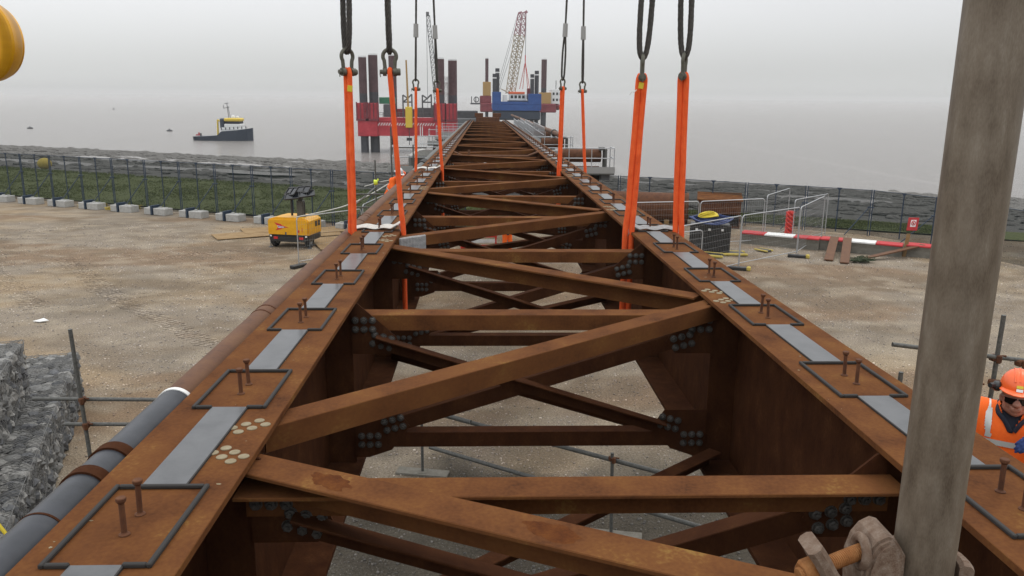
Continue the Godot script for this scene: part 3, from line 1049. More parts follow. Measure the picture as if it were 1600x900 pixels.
func make_lifting() -> void:
	# [girder, u, where, foot of outer leg, pin of its shackle, rope top (above the frame), turn of the shackle]
	var rows := [
		["outer edge of the pipe-side girder, near lift", XL - .325, Vector3(-1.68, 6.57, 0), Vector3(-1.63, 9.2, 0), 0.75, 10.35, true],
		["inner edge of the pipe-side girder, near lift", XL + .315, Vector3(-1.16, 6.575, 0), Vector3(-1.19, 9.2, 0), 0.05, 10.35, true],
		["inner edge of the worker-side girder, near lift", XR - .315, Vector3(1.975, 6.54, 0), Vector3(2.05, 9.2, 0), 1.45, 10.35, true],
		["outer edge of the worker-side girder, near lift", XR + .325, Vector3(2.50, 6.56, 0), Vector3(2.42, 9.2, 0), 1.1, 10.35, true],
		["outer edge of the pipe-side girder, far lift", XL - .325, Vector3(-1.66, 6.44, 0), Vector3(-1.55, 11.0, 0), 0.15, 20.3, false],
		["inner edge of the pipe-side girder, far lift", XL + .315, Vector3(-1.14, 6.41, 0), Vector3(-1.28, 11.0, 0), 0.3, 20.3, false],
		["inner edge of the worker-side girder, far lift", XR - .315, Vector3(1.93, 6.49, 0), Vector3(2.06, 11.0, 0), 0.6, 20.3, false],
		["outer edge of the worker-side girder, far lift", XR + .325, Vector3(2.42, 6.43, 0), Vector3(2.36, 11.0, 0), 0.1, 20.3, false],
	]
	var legs := {}
	for i in rows.size():
		var r: Array = rows[i]
		var u: float = r[5]
		var near: bool = r[6]
		var z := br(0, -1.6, u).z
		var pin := Vector3(r[2].x, r[2].y, z)
		var up := Vector3(r[3].x, r[3].y, z)
		var d := (up - pin).normalized()
		var turn: float = r[4]
		var bs := Basis(Vector3.UP, turn)
		var k := 1.0 if near else 0.86
		# bow shackle: the pin runs along its own x
		var sh := thing("bow_shackle", "grey bow shackle at the %s" % r[0], "shackle", pin, turn, "shackles of the lifting gear")
		var bow := []
		for a in 25:
			var th := lerpf(-0.62, PI + 0.62, a / 24.0)
			bow.append(Vector3(cos(th) * .082, .185 + sin(th) * .082, 0) * k)
		bow.insert(0, Vector3(.055, .0, 0) * k)
		bow.append(Vector3(-.055, .0, 0) * k)
		var mb := MB.new()
		mb.path(bow, .024 * k, 10)
		for s in [-1.0, 1.0]:
			mb.tube(Vector3(s * .042, 0, 0) * k, Vector3(s * .086, 0, 0) * k, .05 * k, -1, 16)
		part("bow", mb, M.shackle, sh)
		mb = MB.new()
		mb.tube(Vector3(-.125, 0, 0) * k, Vector3(.11, 0, 0) * k, .027 * k, -1, 12)
		part("pin", mb, M.shackle, sh)
		mb = MB.new()
		mb.lathe([Vector2(0, .086), Vector2(.044, .086), Vector2(.044, .122), Vector2(.038, .13), Vector2(0, .13)], Transform3D(Basis(Vector3.FORWARD, PI / 2).scaled(Vector3.ONE * k), Vector3.ZERO), 6)
		part("nut", mb, M.shackle, sh)
		mb = MB.new()
		mb.path([Vector3(-.118, .012, 0) * k, Vector3(-.122, -.03, .01) * k, Vector3(-.116, -.062, .004) * k], .006 * k, 5)
		part("split_pin", mb, M.shackle, sh)
		# wire rope through the bow
		var eye := pin + Vector3(0, .245 * k, 0)
		var ro := thing("wire_rope", "dark wire rope rising above the %s" % r[0], "rope", eye, 0.0, "wire ropes of the lifting gear")
		var across := bs * Vector3(0, 0, 1)
		mb = MB.new()
		var top := up - eye
		if near:
			var gap := .052
			var pts := [top + across * .09, d * 1.3 + across * gap * 1.35, d * .45 + across * gap * 1.25, d * .16 + across * gap, d * .04 + across * gap * .62, Vector3(0, -.012, 0), d * .04 - across * gap * .62, d * .16 - across * gap, d * .45 - across * gap * 1.25, d * 1.3 - across * gap * 1.35, top - across * .09]
			strand_rope(mb, fine_points(pts, .016), .035)
			part("strands", mb, M.rope, ro)
		else:
			var at := d * 1.02
			var pts := [at + across * .02, d * .62 + across * .055, d * .16 + across * .05, d * .04 + across * .03, Vector3(0, -.01, 0), d * .04 - across * .03, d * .16 - across * .05, d * .62 - across * .055, at - across * .02]
			strand_rope(mb, fine_points(pts, .03), .024)
			strand_rope(mb, fine_points([at, top], .05), .026)
			part("strands", mb, M.rope, ro)
			mb = MB.new()
			mb.tube(at - d * .02, at + d * .29, .062, .058, 14)
			part("ferrule", mb, M.ferrule, ro)
		# the leg of the sling that hangs in this shackle
		legs[i] = [pin, k]
	for g in 4:
		var i := [0, 2, 4, 6][g] as int
		var outer := 0 if g % 2 == 0 else 1
		var u: float = rows[i][5]
		var girder := "pipe-side" if g % 2 == 0 else "worker-side"
		var sl := thing("webbing_sling", "bright orange sling looped under the %s girder at the %s lift" % [girder, "near" if g < 2 else "far"], "sling", br(XL if g % 2 == 0 else XR, -3.15, u), 0.0, "orange slings round the girders")
		var base := sl.position
		for e in 2:
			var r: Array = rows[i + e]
			var pin: Vector3 = legs[i + e][0] - base
			var edge_x: float = r[1]
			var edge := br(edge_x, -1.585, u) - base
			var foot := br(edge_x, -3.09, u) - base
			var turn: float = r[4]
			var across := Basis(Vector3.UP, turn) * Vector3(0, 0, 1)
			var nm := "sling_leg"
			for s in [-1.0, 1.0]:
				var mb := MB.new()
				var sd = across * s
				var out := Vector3(signf(edge_x - (XL if g % 2 == 0 else XR)) * .008, 0, 0)
				var w := .034
				var pts := [pin + Vector3(0, .03, 0) + sd * .012, pin + sd * .036 + Vector3(0, -.02, 0), pin.lerp(edge, .12) + sd * .036, pin.lerp(edge, .35) + sd * .031 + Vector3(.003 * s, 0, 0), pin.lerp(edge, .6) + sd * .037, pin.lerp(edge, .85) + sd * .034, edge + sd * .040 + out, edge.lerp(foot, .3) + sd * .040 + out, foot + sd * .040 + out, foot + sd * .04 + Vector3(0, -.055, 0) - out * 3.0]
				mb.path(fine_points(pts, .05), w, 12, false, Vector2(1.12, .92), Vector3(1, 0, 0).rotated(Vector3.UP, turn))
				part(nm, mb, M.webbing, sl)
		var ends := [br(rows[i][1], -3.16, u) - base, br(rows[i + 1][1], -3.16, u) - base]
		for s in [-1.0, 1.0]:
			var mb := MB.new()
			mb.path([ends[0] + Vector3(0, .02, s * .04), (ends[0] + ends[1]) * .5 + Vector3(0, 0, s * .04), ends[1] + Vector3(0, .02, s * .04)], .034, 10)
			part("underside_strap", mb, M.webbing, sl)
		if g < 2:
			var tp: Vector3 = legs[[0, 2][g]][0] - base
			var mb := MB.new()
			mb.box(tp + Vector3([.03, -.02][g], [-.20, -.10][g], .062 + .02 * g), Vector3(.062, .075, .008), Basis(Vector3.FORWARD, .15), .002)
			part("yellow_tag", mb, M.yellow_plastic, sl)
			if g == 1:
				mb = MB.new()
				mb.path([tp + Vector3(-.07, -.15, .05), tp + Vector3(-.1, -.18, .06), tp + Vector3(-.13, -.175, .06), tp + Vector3(-.155, -.21, .06)], .012, 6, false, Vector2(1.4, .3))
				part("loose_end", mb, M.white_web, sl)
	# the protective sleeves that lie across the flanges under the slings
	for g in 3:
		var x := XL if g != 1 else XR
		var u: float = [10.47, 10.47, 20.6][g]
		var pts := []
		for a in 25:
			var t := a / 24.0
			var lift := 0.015 + .085 * pow(sin(PI * clampf(t * 1.15, 0.0, 1.0)), 2.0) * (0.5 + 0.5 * cos(t * 7.5))  + .07 * smooth(.72, .9, t) * (1.0 - smooth(.93, 1.0, t))
			if t > .95:
				lift = -.05 * (t - .95) / .05
			pts.append(br(x + (t - .5) * .66 * (1.0 if g != 1 else -1.0), -1.6 + lift + .012, u + .05 * sin(t * 5.0)))
		var sl := MB.new()
		for a in 24:
			var n := Vector3.UP
			var w := Vector3(.012, .01, -.095)
			for th in [0.0, 1.0]:
				var o := Vector3(0, -.006 * th, 0)
				sl.quad(pts[a] - w + o, pts[a] + w + o, pts[a + 1] + w + o, pts[a + 1] - w + o, n if th == 0.0 else -n)
			for s in [-1.0, 1.0]:
				sl.quad(pts[a] + w * s, pts[a + 1] + w * s, pts[a + 1] + w * s - Vector3(0, .006, 0), pts[a] + w * s - Vector3(0, .006, 0), w * s)
		tag(part("sling_sleeve", sl, [M.white_web, M.grey_web, M.white_web][g]), ["white webbing sleeve lying across the pipe-side girder at the near lift", "grey webbing sleeve lying across the worker-side girder at the near lift", "white webbing sleeve across the pipe-side girder at the far lift"][g], "sleeve")
	# a grey wrap round the plan brace beside the near sling
	var wrap := MB.new()
	for k in 5:
		var a := br(XL + .40 + k * .035, -1.735, 9.97 + k * .03)
		wrap.box(a, Vector3(.034, .235, .24), Basis(Vector3.UP, -.75), .012)
	tag(part("padding_wrap", wrap, M.grey_web), "grey padding wrapped round a brace beside the near orange sling", "padding")
	# part of a yellow block that hangs beside the camera
	var hb := thing("pulley_block", "rounded smooth yellow pulley block cut off by the left edge", "pulley block", Vector3(-2.335, 6.53, -4.0), 0.0)
	var hm := MB.new()
	var prof := [Vector2(0, -.11), Vector2(.9, -.11)]
	for k in 13:
		var th := lerpf(-PI * .5, PI * .5, k / 12.0)
		prof.append(Vector2(.9 + .1 * cos(th), .09 * sin(th)))
	prof += [Vector2(.6, .105), Vector2(.3, .115), Vector2(0, .118)]
	hm.lathe(prof, Transform3D(Basis(Vector3(.142, 0, 0), Vector3(0, 0, 1), Vector3(0, -.19, 0)), Vector3.ZERO), 72)
	part("housing", hm, M.yellow, hb)
	var pin_mb := MB.new()
	pin_mb.tube(Vector3(0, 0, -.11), Vector3(0, 0, .11), .035, -1, 14)
	part("axle", pin_mb, M.shackle, hb)
	for s in [-1.0, 1.0]:
		var mb := MB.new()
		mb.tube(Vector3(s * .075, 0, 0), Vector3(s * .075, 3.0, 0), .012, -1, 8)
		part("rope_fall", mb, M.rope, hb)


# ---- what stands close to the camera ----
func make_foreground() -> void:
	var at := func(y: float) -> Vector3: return Vector3(.3735 - .004 * (y - 6.16), y, -.6)
	var mb := MB.new()
	mb.tube(at.call(4.5535), at.call(7.1), .0242, -1, 48)
	var tube := tag(part("scaffold_tube", mb, M.galv), "thick weathered scaffold tube standing close by, in front of everything", "scaffold tube")
	var px := func(x: float, y: float, dz: float) -> Vector3: return Vector3(.3405 + (x - 1390) / 2020.0, 5.931 - (y - 850) / 2020.0 * 1.03, -.6 + dz)
	var c := thing("scaffold_coupler", "rusty clamp with a long threaded bolt on the nearby scaffold tube", "coupler", px.call(1390, 880, 0))
	var o: Vector3 = c.position
	# the jaw: a stout cast hump beside the tube with an eye for the bolt
	var hump := [Vector2(1346, 960), Vector2(1340, 905), Vector2(1339, 872), Vector2(1347, 842), Vector2(1360, 824), Vector2(1377, 815), Vector2(1390, 819), Vector2(1402, 836), Vector2(1411, 850), Vector2(1412, 885), Vector2(1405, 915), Vector2(1408, 960)]
	var poly := PackedVector2Array()
	for p in hump:
		var w: Vector3 = px.call(p.x, p.y, 0.0) - o
		poly.append(Vector2(w.x, w.y))
	mb = MB.new()
	mb.prism(poly, .034, Transform3D(Basis(), Vector3(0, 0, -.004)))
	for e in [[-.0025, .040], [-.0055, .0445]]:
		for inset in Geometry2D.offset_polygon(poly, e[0]):
			mb.prism(inset, e[1], Transform3D(Basis(), Vector3(0, 0, -.004)))
	part("jaw", mb, M.cast, c)
	mb = MB.new()
	var eye: Vector3 = px.call(1350, 853, .0) - o
	var rim := []
	for q in 24:
		rim.append(eye + Vector3(-.003, cos(TAU * q / 24.0) * .0125, .003 + sin(TAU * q / 24.0) * .0115))
	mb.path(rim, .0042, 8, true)
	part("eye_rim", mb, M.cast, c)
	# threaded bolt
	mb = MB.new()
	var b0: Vector3 = px.call(1228, 878, .018) - o
	var b1: Vector3 = px.call(1374, 848, -.002) - o
	var dir := (b1 - b0).normalized()
	var prof := []
	var far := b0.distance_to(b1)
	var t := 0.0
	while t < far:
		prof.append(Vector2(.0060, t))
		prof.append(Vector2(.0067, t + .0008))
		t += .0018
	prof.insert(0, Vector2(0, 0))
	prof.append(Vector2(0, t))
	var sx := dir.cross(Vector3.UP).normalized()
	var bolt_basis := Basis(sx, dir, sx.cross(dir))
	mb.lathe(prof, Transform3D(bolt_basis, b0), 18)
	part("threaded_bolt", mb, M.rust_bright, c)
	mb = MB.new()
	mb.lathe([Vector2(.0068, .003), Vector2(.0098, .003), Vector2(.0116, .005), Vector2(.0116, .017), Vector2(.0098, .019), Vector2(.0068, .019)], Transform3D(bolt_basis, b0), 6)
	mb.lathe([Vector2(.0068, .019), Vector2(.0145, .019), Vector2(.0148, .020), Vector2(.0145, .0222), Vector2(.0068, .0222)], Transform3D(bolt_basis, b0), 20)
	part("nut", mb, M.rust_bright, c)
	# the hinged flap that the nut bears on
	var fl := [px.call(1247, 826, .012) - o, px.call(1258, 842, .013) - o, px.call(1272, 866, .014) - o, px.call(1290, 892, .014) - o, px.call(1305, 930, .014) - o, px.call(1312, 1000, .012) - o]
	part("flap", strap_band(fine_points(fl, .003), .034, .0135), M.cast, c)
	# far half of the clamp, just showing past the tube
	mb = MB.new()
	var ring := []
	for k in 21:
		var a := lerpf(-.5, 3.6, k / 20.0)
		ring.append(at.call(5.897) - o + Vector3(cos(a) * .033, 0, -sin(a) * .033))
	part("saddle", strap_band(ring, .05, .011, true), M.cast, c)
	tube.set_meta("group", "scaffold tubes")


# a flat strap of a width and thickness along points; the width lies along z, or up when upright
func strap_band(pts: Array, wide: float, thick: float, upright := false) -> MB:
	var mb := MB.new()
	var w := Vector3.UP if upright else Vector3(0, 0, 1)
	var rows := []
	for i in pts.size():
		var d: Vector3 = (pts[mini(i + 1, pts.size() - 1)] - pts[maxi(i - 1, 0)]).normalized()
		var wv := (w - d * w.dot(d)).normalized()
		var s := d.cross(wv)
		var h := wide * .5
		var t := thick * .5
		var b := thick * .28
		rows.append([pts[i] + wv * (h - b) + s * t, pts[i] + wv * h + s * (t - b), pts[i] + wv * h - s * (t - b), pts[i] + wv * (h - b) - s * t, pts[i] - wv * (h - b) - s * t, pts[i] - wv * h - s * (t - b), pts[i] - wv * h + s * (t - b), pts[i] - wv * (h - b) + s * t])
	for i in pts.size() - 1:
		for k in 8:
			var l := (k + 1) % 8
			mb.quad(rows[i][k], rows[i][l], rows[i + 1][l], rows[i + 1][k], (rows[i][k] + rows[i][l]) * .5 - pts[i])
	for e in [0, pts.size() - 1]:
		for k in 8:
			mb.tri(pts[e], rows[e][k], rows[e][(k + 1) % 8], (pts[0] - pts[1]) if e == 0 else (pts[-1] - pts[-2]))
	return mb


# ---- gabions ----
func make_gabions() -> void:
	var stones := []
	for k in 7:
		stones.append(rock_mesh(60 + k, 0.3, Vector3(1, 0.7, 0.85), 5, 8))
	var turn := .344
	var d := Vector3(sin(turn), 0, cos(turn))
	var left := Vector3(-cos(turn), 0, sin(turn))
	var p0 := Vector3(-8.5, 0, -16.35)
	var list := []
	for k in 4:
		list.append([p0 + d * (k * 2.02), 0.0, ["far end", "second from the far end", "third from the far end", "nearest the yellow rail"][k], "low"])
	for k in 3:
		list.append([p0 + left * .52 + d * (2.35 + k * 2.02) + Vector3(0, 1.0, 0), 1.0, ["far end", "in the middle", "nearest end"][k], "raised"])
	for g in list:
		var t := thing("gabion_basket", "grey stone-filled wire basket of the %s row, %s" % [g[3], g[2]], "gabion", g[0], turn, "gabion baskets by the pipe")
		var core := MB.new()
		core.box(Vector3(-.5, .46, 1.0), Vector3(.86, .86, 1.86))
		part("stone_core", core, M.gabion[2], t)
		var put := func(at: Vector3, out: Vector3) -> void:
			var s := obj("stone", stones[rng.randi() % 7], M.gabion[rng.randi() % 3], t, at - out * rng.randf_range(.02, .075))
			var k := rng.randf_range(.2, .31)
			s.transform.basis = Basis(Vector3(rng.randfn(), rng.randfn(), rng.randfn()).normalized(), rng.randf() * TAU).scaled(Vector3(k, k, k))
			if absf(out.y) > .5:
				s.transform.basis = Basis(Vector3.UP, rng.randf() * TAU).scaled(Vector3(k * 1.1, k * .8, k))
		for i in 11:
			for j in 6:
				put.call(Vector3(-.02, .09 + j * .163 + rng.randfn(0, .02), .1 + i * .18 + .09 * (j % 2) + rng.randfn(0, .02)), Vector3.RIGHT)
		for i in 11:
			for j in 5:
				put.call(Vector3(-.1 - j * .185 + rng.randfn(0, .02), .98, .1 + i * .18 + .09 * (j % 2) + rng.randfn(0, .02)), Vector3.UP)
		for i in 4:
			for j in 5:
				put.call(Vector3(-.16 - i * .22, .1 + j * .19, .02), Vector3.FORWARD)
		# the wire basket: crossing wires over the faces
		var wires := MB.new()
		var bulge := func(a: float, b: float) -> float: return .012 + .02 * sin(a * 7.0 + b * 5.0)
		for k in range(-9, 21):
			for s in [-1.0, 1.0]:
				var run := []
				for q in 11:
					var y := q / 10.0
					var z: float = k * .1 + (y if s > 0 else 1.0 - y) * .9
					if z >= 0.0 and z <= 2.0:
						run.append(Vector3(bulge.call(y, z) + .012 * (q % 2), y, z))
				if run.size() > 1:
					wires.path(run, .0048, 3)
				run = []
				for q in 11:
					var x := -q / 10.0
					var z: float = k * .1 + (-x if s > 0 else 1.0 + x) * .9
					if z >= 0.0 and z <= 2.0:
						run.append(Vector3(x, 1.0 + bulge.call(x, z) + .012 * (q % 2), z))
				if run.size() > 1:
					wires.path(run, .0048, 3)
		for e in [[Vector3(.01, 1.01, 0), Vector3(.01, 1.01, 2)], [Vector3(.01, 0, 0), Vector3(.01, 0, 2)], [Vector3(.01, 0, 0), Vector3(.01, 1, 0)], [Vector3(.01, 0, 2), Vector3(.01, 1, 2)], [Vector3(.01, 1, 0), Vector3(-1, 1, 0)]]:
			wires.path(e, .005, 5)
		part("wire_mesh", wires, M.wire, t)
	# yellow rails at the lower left
	var y := thing("yellow_rail", "bright yellow tube rails at the lower left edge beside the gabions", "rail", Vector3(-2.9, 0, -4.5))
	var mb := MB.new()
	mb.tube(Vector3(-.42, 4.25, -.1), Vector3(.15, 3.52, .05), .011, -1, 12)
	part("upper_rail", mb, M.yellow_plastic, y)
	mb = MB.new()
	mb.tube(Vector3(-.45, 4.17, -.1), Vector3(.12, 3.44, .05), .011, -1, 12)
	part("lower_rail", mb, M.yellow_plastic, y)
	mb = MB.new()
	mb.tube(Vector3(-.4, 0, -.1), Vector3(-.4, 4.3, -.1), .016, -1, 12)
	part("post", mb, M.yellow_plastic, y)


# ---- scaffolds ----
func clamp_on(p: Vector3, parent: Node, k := 1.0) -> void:
	var mb := MB.new()
	mb.box(p, Vector3(.085, .07, .085) * k, Basis(Vector3.UP, .3), .015)
	mb.tube(p + Vector3(.0, .02, 0), p + Vector3(.1, .03, .05) * k, .012 * k, -1, 8)
	mb.box(p + Vector3(.02, 0, .06) * k, Vector3(.05, .09, .05) * k, Basis(Vector3.UP, .8), .01)
	part("clamp", mb, M.rust_dark, parent)


func tubes(t: Node3D, nm: String, list: Array, mat: Material, r := .0242) -> void:
	for e in list:
		var mb := MB.new()
		mb.tube(e[0] - t.position, e[1] - t.position, r, -1, 16)
		part(nm, mb, mat, t)


func boards(t: Node3D, from: Vector3, n: int, along: Vector3, across: Vector3) -> void:
	for k in n:
		var mb := MB.new()
		var d := along.normalized()
		mb.box(from - t.position + along * .5 + across * (k + .5), Vector3(.225, .038, along.length()), Basis(across.normalized(), Vector3.UP, d), .004)
		part("board", mb, M.timber, t)


func make_scaffolds() -> void:
	var t := thing("scaffold_rail", "grey scaffold post with two level tubes beside the gabions", "scaffold", Vector3(-4.93, 0, -9.5), 0.0, "scaffold tubes")
	tubes(t, "standard", [[Vector3(-4.83, 0, -9.42), Vector3(-4.99, 3.51, -9.5)], [Vector3(-2.5, 0, -9.6), Vector3(-2.5, 2.75, -9.6)]], M.galv_old)
	tubes(t, "ledger", [[Vector3(-5.57, 2.605, -9.545), Vector3(-2.3, 2.56, -9.55)], [Vector3(-5.21, 2.27, -9.535), Vector3(-2.3, 2.24, -9.55)]], M.galv_old)
	clamp_on(Vector3(-4.955, 2.6, -9.52) - t.position, t)
	clamp_on(Vector3(-4.94, 2.27, -9.51) - t.position, t)
	# the platform that the worker in orange stands on
	t = thing("scaffold_platform", "scaffold platform with guard tubes behind the worker in orange", "scaffold", Vector3(4.5, 0, -6.4), 0.0, "scaffold tubes")
	tubes(t, "standard", [[Vector3(5.46, 0, -8.0), Vector3(5.485, 4.1, -8.0)], [Vector3(4.46, 0, -8.0), Vector3(4.46, 3.47, -8.0)], [Vector3(3.25, 0, -7.9), Vector3(3.25, 2.66, -7.9)], [Vector3(3.25, 0, -4.3), Vector3(3.25, 2.66, -4.3)], [Vector3(5.6, 0, -4.3), Vector3(5.6, 2.66, -4.3)]], M.galv_old)
	tubes(t, "ledger", [[Vector3(4.36, 3.76, -8.06), Vector3(7.4, 3.42, -7.9)], [Vector3(3.1, 2.52, -7.95), Vector3(5.75, 2.52, -7.95)], [Vector3(3.1, 2.52, -4.35), Vector3(5.75, 2.52, -4.35)], [Vector3(3.2, 2.57, -4.1), Vector3(3.2, 2.57, -8.1)], [Vector3(5.54, 2.57, -4.1), Vector3(5.54, 2.57, -8.1)]], M.galv_old)
	clamp_on(Vector3(5.47, 3.62, -8.03) - t.position, t)
	clamp_on(Vector3(5.72, 3.58, -7.97) - t.position, t)
	clamp_on(Vector3(5.46, 3.36, -7.97) - t.position, t)
	clamp_on(Vector3(5.25, 3.33, -7.97) - t.position, t, .9)
	boards(t, Vector3(3.05, 2.615, -4.2), 12, Vector3(0, 0, -3.8), Vector3(.228, 0, 0))
	# guard tubes on the gravel below the span
	t = thing("scaffold_guardrail", "grey scaffold guardrail on the gravel, seen down through the bracing", "scaffold", Vector3(.4, 0, -11.6), 0.0, "scaffold tubes")
	tubes(t, "standard", [[Vector3(1.88, 0.05, -10.62), Vector3(1.86, 1.3, -10.68)], [Vector3(-1.04, 0.05, -12.69), Vector3(-1.04, 1.45, -12.69)]], M.galv_old)
	tubes(t, "ledger", [[Vector3(-1.3, 1.2, -12.79), Vector3(3.2, 1.15, -9.88)], [Vector3(-.9, .55, -12.55), Vector3(3.6, .5, -9.6)], [Vector3(-1.1, 1.27, -12.55), Vector3(-.2, 1.27, -11.9)]], M.galv_old, .034)
	clamp_on(Vector3(1.86, 1.2, -10.7) - t.position, t)
	clamp_on(Vector3(-1.04, 1.25, -12.65) - t.position, t)
	for p in [Vector3(1.88, .02, -10.62), Vector3(-1.04, .02, -12.69)]:
		var mb := MB.new()
		mb.box(p - t.position, Vector3(.9, .04, .24), Basis(Vector3.UP, -.2), .005)
		mb.box(p - t.position + Vector3(0, .025, 0), Vector3(.15, .008, .15))
		part("sole_board", mb, M.concrete_low, t)
	# the walkway beside the span where two men work
	t = thing("scaffold_walkway", "scaffold walkway with posts beside the pipe where workers bend down", "scaffold", Vector3(-3.1, 0, -24.5), 0.0, "scaffold tubes")
	tubes(t, "standard", [[Vector3(-3.6, 0, -22), Vector3(-3.6, 3.4, -22)], [Vector3(-2.85, 0, -25.2), Vector3(-2.85, 5.35, -25.2)], [Vector3(-3.6, 0, -27), Vector3(-3.6, 4.2, -27)], [Vector3(-2.35, 0, -22), Vector3(-2.35, 3.0, -22)], [Vector3(-2.35, 0, -27.2), Vector3(-2.35, 4.7, -27.2)]], M.galv_old)
	tubes(t, "ledger", [[Vector3(-3.6, 3.3, -21.8), Vector3(-3.6, 3.3, -27.2)], [Vector3(-3.9, 3.35, -24.6), Vector3(-2.3, 3.35, -24.6)], [Vector3(-3.9, 2.95, -24.6), Vector3(-2.3, 2.95, -24.6)], [Vector3(-2.9, 4.6, -27.2), Vector3(-1.9, 4.6, -27.2)]], M.galv_old)
	var cap := MB.new()
	cap.tube(Vector3(-3.33, 3.71, -24.6) - t.position, Vector3(-3.22, 3.71, -24.6) - t.position, .085, .07, 12)
	cap.box(Vector3(-3.21, 3.79, -24.6) - t.position, Vector3(.05, .06, .05), Basis(), .01)
	part("tube_cap", cap, M.hi_yellow, t)
	tubes(t, "ledger", [[Vector3(-3.25, 3.71, -24.6), Vector3(-2.3, 3.69, -24.6)]], M.galv_old)
	boards(t, Vector3(-3.65, 2.5, -21.8), 6, Vector3(0, 0, -5.4), Vector3(.228, 0, 0))


# ---- fence with netting along the coast ----
const NTH := ["first", "second", "third", "fourth", "fifth", "sixth", "seventh", "eighth", "ninth", "tenth", "eleventh", "twelfth", "thirteenth", "fourteenth", "fifteenth", "sixteenth"]


func fence_panel(a: Vector3, b: Vector3, h: float, label: String, grp: String, brace_side: Vector3) -> void:
	var t := thing("netted_fence", label, "fence", a, 0.0, grp)
	var d := b - a
	var w := d.length()
	d = d / w
	for e in [0.05, w - .05]:
		var mb := MB.new()
		mb.box(d * e + Vector3(0, h * .5, 0), Vector3(.045, h, .045), Basis(Vector3.UP, -atan2(d.z, d.x)), .006)
		part("post", mb, M.fence_blue, t)
	var mb := MB.new()
	mb.tube(d * (w * .5) + Vector3(0, .1, 0), d * (w * .5) + Vector3(0, h, 0), .028, -1, 8)
	mb.prism(PackedVector2Array([Vector2(-.13, 0), Vector2(.13, 0), Vector2(0, -.16)]), .02, Transform3D(Basis(Vector3.UP, -atan2(d.z, d.x)), d * (w * .5) + Vector3(0, h, 0)))
	part("middle_post", mb, M.fence_blue, t)
	mb = MB.new()
	mb.tube(d * .05 + Vector3(0, h - .03, 0), d * (w - .05) + Vector3(0, h - .03, 0), .014, -1, 6)
	part("top_rail", mb, M.fence_blue, t)
	for y in [h * .62]:
		mb = MB.new()
		mb.box(d * (w - .02) + Vector3(0, y, 0), Vector3(.3, .05, .1), Basis(Vector3.UP, -atan2(d.z, d.x)), .005)
		part("bracket", mb, M.fence_blue, t)
	mb = MB.new()
	mb.tube(d * (w - .1) + Vector3(0, h * .62, 0), d * (w - .95) + brace_side * .85 + Vector3(0, .1, 0), .024, -1, 8)
	part("brace", mb, M.fence_blue, t)
	# netting sags a little between its fixings
	mb = MB.new()
	for i in 10:
		for j in 6:
			var at := func(u: float, v: float) -> Vector3:
				return d * (.08 + u * (w - .16)) + Vector3(0, .04 + v * (h - .08), 0) - brace_side * (.02 + .05 * sin(PI * u * 2.0) * sin(PI * v))
			mb.quad(at.call(i / 10.0, j / 6.0), at.call((i + 1) / 10.0, j / 6.0), at.call((i + 1) / 10.0, (j + 1) / 6.0), at.call(i / 10.0, (j + 1) / 6.0), brace_side)
	part("netting", mb, M.net, t)


func make_perimeter_fence() -> void:
	var dirv := Vector3(21.0, 0, 9.6).normalized()
	var yard := Vector3(dirv.z * -1.0, 0, dirv.x)
	var first := Vector3(-33.8, 0, -51.6)
	var gap := 2.42
	for k in 15:
		var a := first + dirv * gap * k
		fence_panel(a, a + dirv * gap, 2.75, "netted blue-post fence panel on the yard's left side, %s from the left" % NTH[k], "fence panels left of the span", yard)
		# ballast of two concrete blocks clasping the foot of the brace
		if k > 12:
			continue
		var at := a + dirv * (gap - .95) + yard * .85
		var t := thing("ballast_block", "pale concrete ballast block at the foot of the left fence, %s from the left" % NTH[k], "concrete block", at, -atan2(dirv.z, dirv.x), "ballast blocks along the fence")
		var mb := MB.new()
		mb.box(Vector3(-.36, .175, 0), Vector3(.48, .35, .55), Basis(Vector3.UP, rng.randfn(0, .04)), .02)
		mb.lathe([Vector2(.1, .35), Vector2(.085, .4), Vector2(0, .4)], Transform3D(Basis(), Vector3(-.38, 0, .05)), 10)
		part("block", mb, M.concrete, t)
		mb = MB.new()
		mb.box(Vector3(.50, .18, .02), Vector3(.82, .36, .58), Basis(Vector3.UP, rng.randfn(0, .04)), .02)
		for s in [-.2, .22]:
			mb.lathe([Vector2(.1, .36), Vector2(.085, .41), Vector2(0, .41)], Transform3D(Basis(), Vector3(.52 + s, 0, 0)), 10)
		part("block", mb, M.concrete, t)
		mb = MB.new()
		mb.box(Vector3(0, .25, .06), Vector3(.1, .5, .6), Basis(), .01)
		part("brace_foot", mb, M.fence_blue, t)
	var right := [Vector3(4.2, 0, -44.4), Vector3(7.3, 0, -43.2), Vector3(10.3, 0, -41.8), Vector3(13.2, 0, -40.0), Vector3(15.7, 0, -38.6), Vector3(18.2, 0, -37.0), Vector3(19.7, 0, -34.2), Vector3(20.6, 0, -31.2), Vector3(21.4, 0, -28.2), Vector3(22.2, 0, -25.2)]
	for k in right.size() - 1:
		var dv: Vector3 = (right[k + 1] - right[k]).normalized()
		fence_panel(right[k], right[k + 1], 2.2, "netted blue-post fence panel beyond the red and white barriers, %s from the span" % NTH[k], "fence panels right of the span", Vector3(-dv.z, 0, dv.x))


